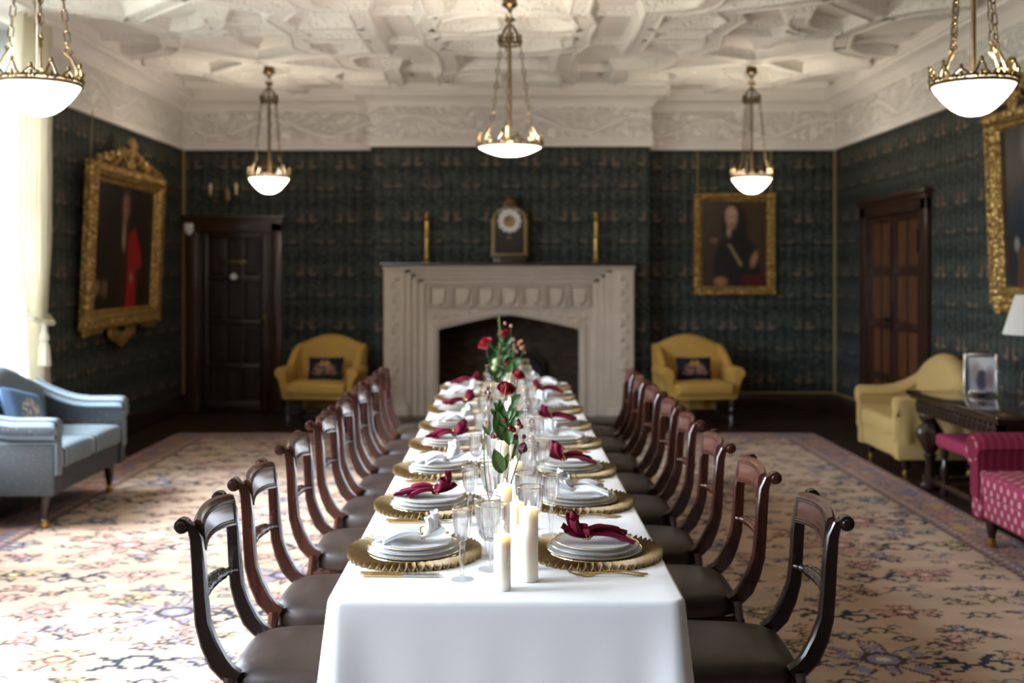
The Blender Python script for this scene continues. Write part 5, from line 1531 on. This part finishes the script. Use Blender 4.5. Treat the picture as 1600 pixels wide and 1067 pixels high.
# ---- vases and flowers
def vase(x, y, lab):
    t = thing('bud_vase', lab, 'vase', (x, y, ZT), 0, 'clear glass bud vases')
    pr = [(0, .001), (.030, .001), (.033, .006), (.033, .10), (.030, .122), (.020, .140), (.016, .150), (.017, .165), (.0195, .180)]
    MB().lathe(pr, 36, mod=lambda a, s_: 1 + .015 * cos(12 * a)).lathe([(.0185, .180), (.0155, .163), (.0150, .150), (.018, .139), (.028, .120), (.0308, .10), (.0308, .012), (0, .010)], 36).build('glass_body', MAT['glass'], t, smooth=60, fix=False)
    MB().ring(.0192, .0011, (0, 0, .180), 32, 6).build('rim', MAT['glass'], t, fix=False)
    return t
VS = [(-.019, 3.25), (-.018, 4.10), (-.012, 5.68)]
vase(*VS[0], 'clear glass bud vase holding berries and one dark carnation, nearest the camera')
vase(*VS[1], 'clear glass bud vase holding the dark red roses')
vase(*VS[2], 'clear glass bud vase holding the tall mixed flowers, farthest along the table')
def leaf_mesh(p0, p1, w, n=(0, -1, .25), curl=.15):
    p0, p1 = Vector(p0), Vector(p1); d = p1 - p0; L = d.length; u_ = d / L
    nn = Vector(n); nn = (nn - u_ * nn.dot(u_)).normalized(); sd = u_.cross(nn)
    P = np.zeros((11, 5, 3))
    for i in range(11):
        t = i / 10; ww = w / 2 * (sin(pi * t ** .85) ** .8 if 0 < t < 1 else 0.02)
        for j in range(5):
            s_ = -1 + j / 2
            q = p0 + u_ * (L * t) + sd * (ww * s_) + nn * (w * .18 * abs(s_) + L * curl * (t * t) * -.5)
            P[i, j] = q
    return MB().grid(P)
def curve(p0, p1, bend=(0, 0, 0), n=9):
    p0, p1, b = Vector(p0), Vector(p1), Vector(bend)
    return [p0 + (p1 - p0) * t + b * (4 * t * (1 - t)) for t in [i / (n - 1) for i in range(n)]]
def rose_mesh(R, seed, ruff=.0):
    r_ = np.random.default_rng(seed); mb = MB()
    layers = [(.16, .70, 3), (.32, .74, 4), (.50, .70, 4), (.68, .60, 5), (.84, .46, 5)]
    for li, (rr, hh, n) in enumerate(layers):
        for k_ in range(n):
            a0 = 2 * pi * k_ / n + li * .7 + r_.uniform(-.2, .2); wa = 2 * pi / n * .78
            P = np.zeros((7, 9, 3))
            for i in range(7):
                t = i / 6
                for j in range(9):
                    s_ = -1 + j / 4
                    rad_ = R * rr * (1 + .10 * ((k_ * 7 + li * 3) % 5 - 2) / 2) * (1.04 * sin(pi * (.12 + .50 * t)) + .15 * max(0, t - .65) * li) * (1 + ruff * cos(9 * s_ + k_))
                    a = a0 + s_ * wa * (.55 + .45 * sin(pi * min(1, t * .75 + .1)))
                    z = R * (-.75 + (hh + .75) * t - .16 * s_ * s_ * t) - (R * .10 * t ** 4 * li)
                    P[i, j] = (rad_ * cos(a), rad_ * sin(a), z)
            mb.grid(P)
    mb.sell((0, 0, -R * .45), (R * .35, R * .35, R * .3), 1, 1, 6, 10)
    return mb
def flower(name, lab, base, head, R, matb, bend=(0, 0, 0), leaves=(), tilt=(0, 0, 0), seed=1, ruff=0, grp=None, stem_r=.0022):
    t = thing(name, lab, 'flower', base, 0, grp)
    b = Vector(base); hd = Vector(head) - b
    MB().tube(curve((0, 0, 0), hd, bend), stem_r, 6).build('stem', MAT['stem'], t)
    o = rose_mesh(R, seed, ruff).build('bloom', MAT[matb], t, smooth=60, fix=False); o.location = hd; o.rotation_euler = tilt
    cal = MB()
    for k_ in range(5):
        a = 2 * pi * k_ / 5
        cal.add(leaf_mesh((0, 0, -R * .62), (R * .75 * cos(a), R * .75 * sin(a), -R * .5), R * .35, (0, 0, -1)).v, leaf_mesh((0, 0, 0), (0, 0, 1), 1).f)
    c = cal.build('calyx', MAT['leaf'], t, fix=False); c.location = hd; c.rotation_euler = tilt
    for (p, q, w) in leaves: leaf_mesh(Vector(p) - b, Vector(q) - b, w).build('leaf', MAT['leaf'], t, smooth=60, fix=False)
    return t
def sprig(name, lab, cat, base, tips, mats, berries=(), leaves=(), bmat='berry', grp=None, sr=.0016):
    t = thing(name, lab, cat, base, 0, grp); b = Vector(base)
    st_ = MB()
    for tip, bend in tips: st_.tube(curve((0, 0, 0), Vector(tip) - b, bend), sr, 5)
    st_.build('stem', MAT[mats[0]], t)
    for p, r in berries:
        q = Vector(p) - b
        o = MB().sell((0, 0, 0), (r, r, r * 1.12), 1, 1, 9, 12).lathe([(.0, r * 1.02), (.0012, r * 1.05), (.0004, r * 1.35)], 6).build('berry', MAT[bmat], t, smooth=60); o.location = q
    for (p, q, w) in leaves: leaf_mesh(Vector(p) - b, Vector(q) - b, w).build('leaf', MAT[mats[1]], t, smooth=60, fix=False)
    return t
# first vase
vx, vy = VS[0]; B0 = (vx, vy, ZT + .03)
flower('carnation', 'very dark red carnation leaning right in the nearest bud vase', (vx + .004, vy, ZT + .03), (.050, vy - .01, 1.018), .020, 'carnation', (-.012, 0, -.012), [((.018, vy, .985), (.036, vy - .005, 1.045), .016)], (0, 1.9, 0), 3, .10)
sprig('berry_sprig', 'leafy hypericum sprig with dark red berries in the nearest bud vase', 'flower', (vx - .004, vy + .003, ZT + .03),
      [((-.008, vy, 1.10), (-.006, 0, 0)), ((.040, vy - .01, 1.085), (.0, 0, .03)), ((.053, vy, 1.05), (.006, 0, .02)), ((.012, vy - .01, 1.075), (0, 0, .01))], ('twig', 'leaf'),
      [((-.004, vy - .012, 1.103), .0075), ((.011, vy - .015, 1.078), .0078), ((.022, vy - .012, 1.074), .008), ((.038, vy - .01, 1.092), .007), ((.044, vy - .012, 1.083), .007), ((.036, vy - .004, 1.10), .0055), ((.028, vy - .012, 1.052), .0082), ((.053, vy - .004, 1.052), .0065), ((-.036, vy - .01, 1.053), .006), ((-.028, vy - .012, 1.056), .006)],
      [((-.010, vy, 1.045), (-.032, vy - .02, 1.135), .042), ((-.004, vy, 1.05), (-.012, vy - .02, 1.15), .034), ((.0, vy, 1.04), (.026, vy - .02, 1.118), .020), ((.0, vy - .01, 1.075), (.010, vy - .03, 1.03), .034), ((.002, vy, 1.05), (.036, vy - .02, 1.035), .026), ((-.006, vy, 1.04), (-.024, vy - .02, 1.09), .030), ((-.006, vy, 1.09), (-.02, vy - .01, 1.165), .026)])
sprig('broad_foliage', 'broad green leaf on a stem at the mouth of the nearest bud vase', 'leaf', (vx - .006, vy - .003, ZT + .03), [((-.022, vy - .012, .955), (0, 0, 0))], ('stem', 'leaf'), (), [((-.012, vy - .012, .945), (-.036, vy - .025, 1.02), .040), ((-.010, vy - .010, .95), (.006, vy - .02, 1.005), .022)])
sprig('leaf_sprig', 'thin sprig of narrow grey-green leaves leaning left from the nearest vase', 'leaf', (vx - .008, vy + .004, ZT + .03), [((-.064, vy, 1.075), (-.016, 0, -.01))], ('stem', 'leaf_grey'), (), [((-.048, vy, 1.055), (-.072, vy - .01, 1.088), .012), ((-.05, vy, 1.06), (-.048, vy - .01, 1.10), .010), ((-.045, vy, 1.045), (-.036, vy - .01, 1.075), .010)])
sprig('bare_twig', 'bare curling tan twig rising left of the roses from the nearest vase', 'twig', (vx, vy + .006, ZT + .03), [((-.038, vy + .02, 1.215), (-.028, 0, 0))], ('twig', 'leaf'), sr=.0011)
sprig('bare_twig', 'bare curling tan twig crossing before the red rose from the nearest vase', 'twig', (vx + .006, vy + .006, ZT + .03), [((.000, vy + .02, 1.20), (-.02, 0, .0))], ('twig', 'leaf'), sr=.0011)
# second vase
vx, vy = VS[1]
flower('rose', 'large dark red rose in the middle vase, lower of its two roses', (vx, vy, ZT + .03), (.000, vy - .02, 1.108), .036, 'rose', (-.008, 0, 0), [((-.006, vy, 1.0), (-.045, vy - .02, 1.055), .035), ((-.005, vy, .98), (.035, vy - .02, 1.03), .034), ((-.008, vy, .96), (-.035, vy - .03, .99), .032)], (.45, .15, 0), 11)
flower('rose', 'smaller dark red rose in the middle vase, higher and to the right', (vx + .006, vy + .004, ZT + .03), (.046, vy, 1.158), .026, 'rose', (0, 0, .0), [((.02, vy, 1.05), (.055, vy - .02, 1.085), .030), ((.01, vy, 1.0), (.030, vy - .02, 1.06), .025)], (.4, .4, 0), 12)
sprig('berry_sprig', 'sprig of small dark berries and leaves below the dark red roses', 'flower', (vx - .005, vy - .006, ZT + .03), [((-.07, vy, 1.10), (.02, 0, .02)), ((.06, vy, 1.03), (0, 0, .02))], ('stem', 'leaf'), [((-.07, vy - .01, 1.104), .006), ((-.062, vy - .01, 1.088), .006), ((-.078, vy - .01, 1.09), .006), ((-.068, vy - .012, 1.072), .006)], [((-.02, vy, .97), (.02, vy - .02, 1.03), .03), ((.02, vy, 1.0), (.07, vy - .02, 1.02), .022), ((-.03, vy, 1.0), (-.06, vy - .02, 1.03), .024)])
# third vase
vx, vy = VS[2]
flower('rose', 'bright red rose leaning left from the far vase', (vx - .004, vy, ZT + .03), (-.112, vy, 1.172), .040, 'rose_bright', (-.01, 0, .03), [((-.05, vy, 1.08), (-.10, vy - .02, 1.10), .04)], (.35, -.6, 0), 21)
flower('rose', 'small bright red rose at the top of the far vase', (vx, vy + .006, ZT + .03), (-.013, vy + .01, 1.225), .027, 'rose_bright', (-.01, 0, .0), [((-.02, vy, 1.10), (-.06, vy - .02, 1.16), .035)], (.7, .1, 0), 22)
flower('rose', 'little red spray rose low on the right of the far vase', (vx + .006, vy - .006, ZT + .03), (.002, vy - .05, 1.072), .013, 'rose_bright', (.0, 0, .0), (), (.9, 0, 0), 23)
bb = []
for k_ in range(16): bb.append(((.03 + .075 * random.random(), vy - .03 + .04 * random.random(), 1.10 + .09 * random.random()), .0085))
sprig('berry_sprig', 'sprig of peach berries spreading right from the far vase', 'flower', (vx + .008, vy, ZT + .03), [((.05, vy, 1.13), (0, 0, .02)), ((.10, vy, 1.17), (.0, 0, .0)), ((.03, vy, 1.19), (0, 0, .02)), ((.085, vy, 1.13), (0, 0, .02)), ((.025, vy - .02, 1.255), (0, 0, 0))], ('stem', 'leaf'), bb + [((.025, vy - .02, 1.262), .009), ((-.006, vy - .02, 1.275), .008)], [((.01, vy - .02, 1.03), (.07, vy - .05, 1.10), .055), ((.0, vy - .02, 1.02), (.03, vy - .06, 1.08), .05)], 'berry_peach')
pm = []
for k_ in range(40):
    z = 1.0 + .29 * k_ / 40; s_ = random.uniform(-1, 1)
    pm.append(((-.035, vy - .02, z), (-.035 + s_ * .028 * (1 - .5 * k_ / 40), vy - .03 + random.uniform(-.012, .012), z + random.uniform(.02, .04)), .0045))
sprig('grass_plume', 'tall pale green feathery plume in the far vase', 'plant', (vx - .002, vy - .005, ZT + .03), [((-.035, vy - .02, 1.31), (-.01, 0, 0))], ('leaf_pale', 'leaf_pale'), (), pm)
sprig('leaf_sprig', 'bushy green foliage filling the left of the far vase', 'leaf', (vx - .004, vy + .004, ZT + .03), [((-.06, vy, 1.12), (0, 0, .02)), ((-.03, vy, 1.16), (0, 0, .0))], ('stem', 'leaf'), (),
      [((-.04, vy, 1.02), (-.085, vy - .03, 1.10), .05), ((-.03, vy, 1.06), (-.07, vy - .03, 1.15), .045), ((-.05, vy, 1.0), (-.10, vy - .03, 1.04), .035), ((-.02, vy, 1.0), (-.05, vy - .04, 1.06), .045), ((-.02, vy, 1.08), (.005, vy - .04, 1.16), .035), ((-.03, vy, .97), (-.07, vy - .04, 1.0), .035)]
      + [((x_, vy - .03, z_), (x_ + random.uniform(-.035, .035), vy - .05, z_ + random.uniform(.01, .05)), random.uniform(.010, .022)) for x_, z_ in [(random.uniform(-.075, .03), random.uniform(.99, 1.17)) for _ in range(30)]])
sprig('leaf_sprig', 'pale green seed pods among the foliage of the far vase', 'leaf', (vx - .006, vy - .008, ZT + .03), [((-.055, vy - .02, 1.07), (0, 0, .02))], ('leaf_pale', 'leaf_pale'), [((-.052, vy - .04, 1.075), .020), ((-.06, vy - .04, 1.045), .016)], (), 'leaf_pale')
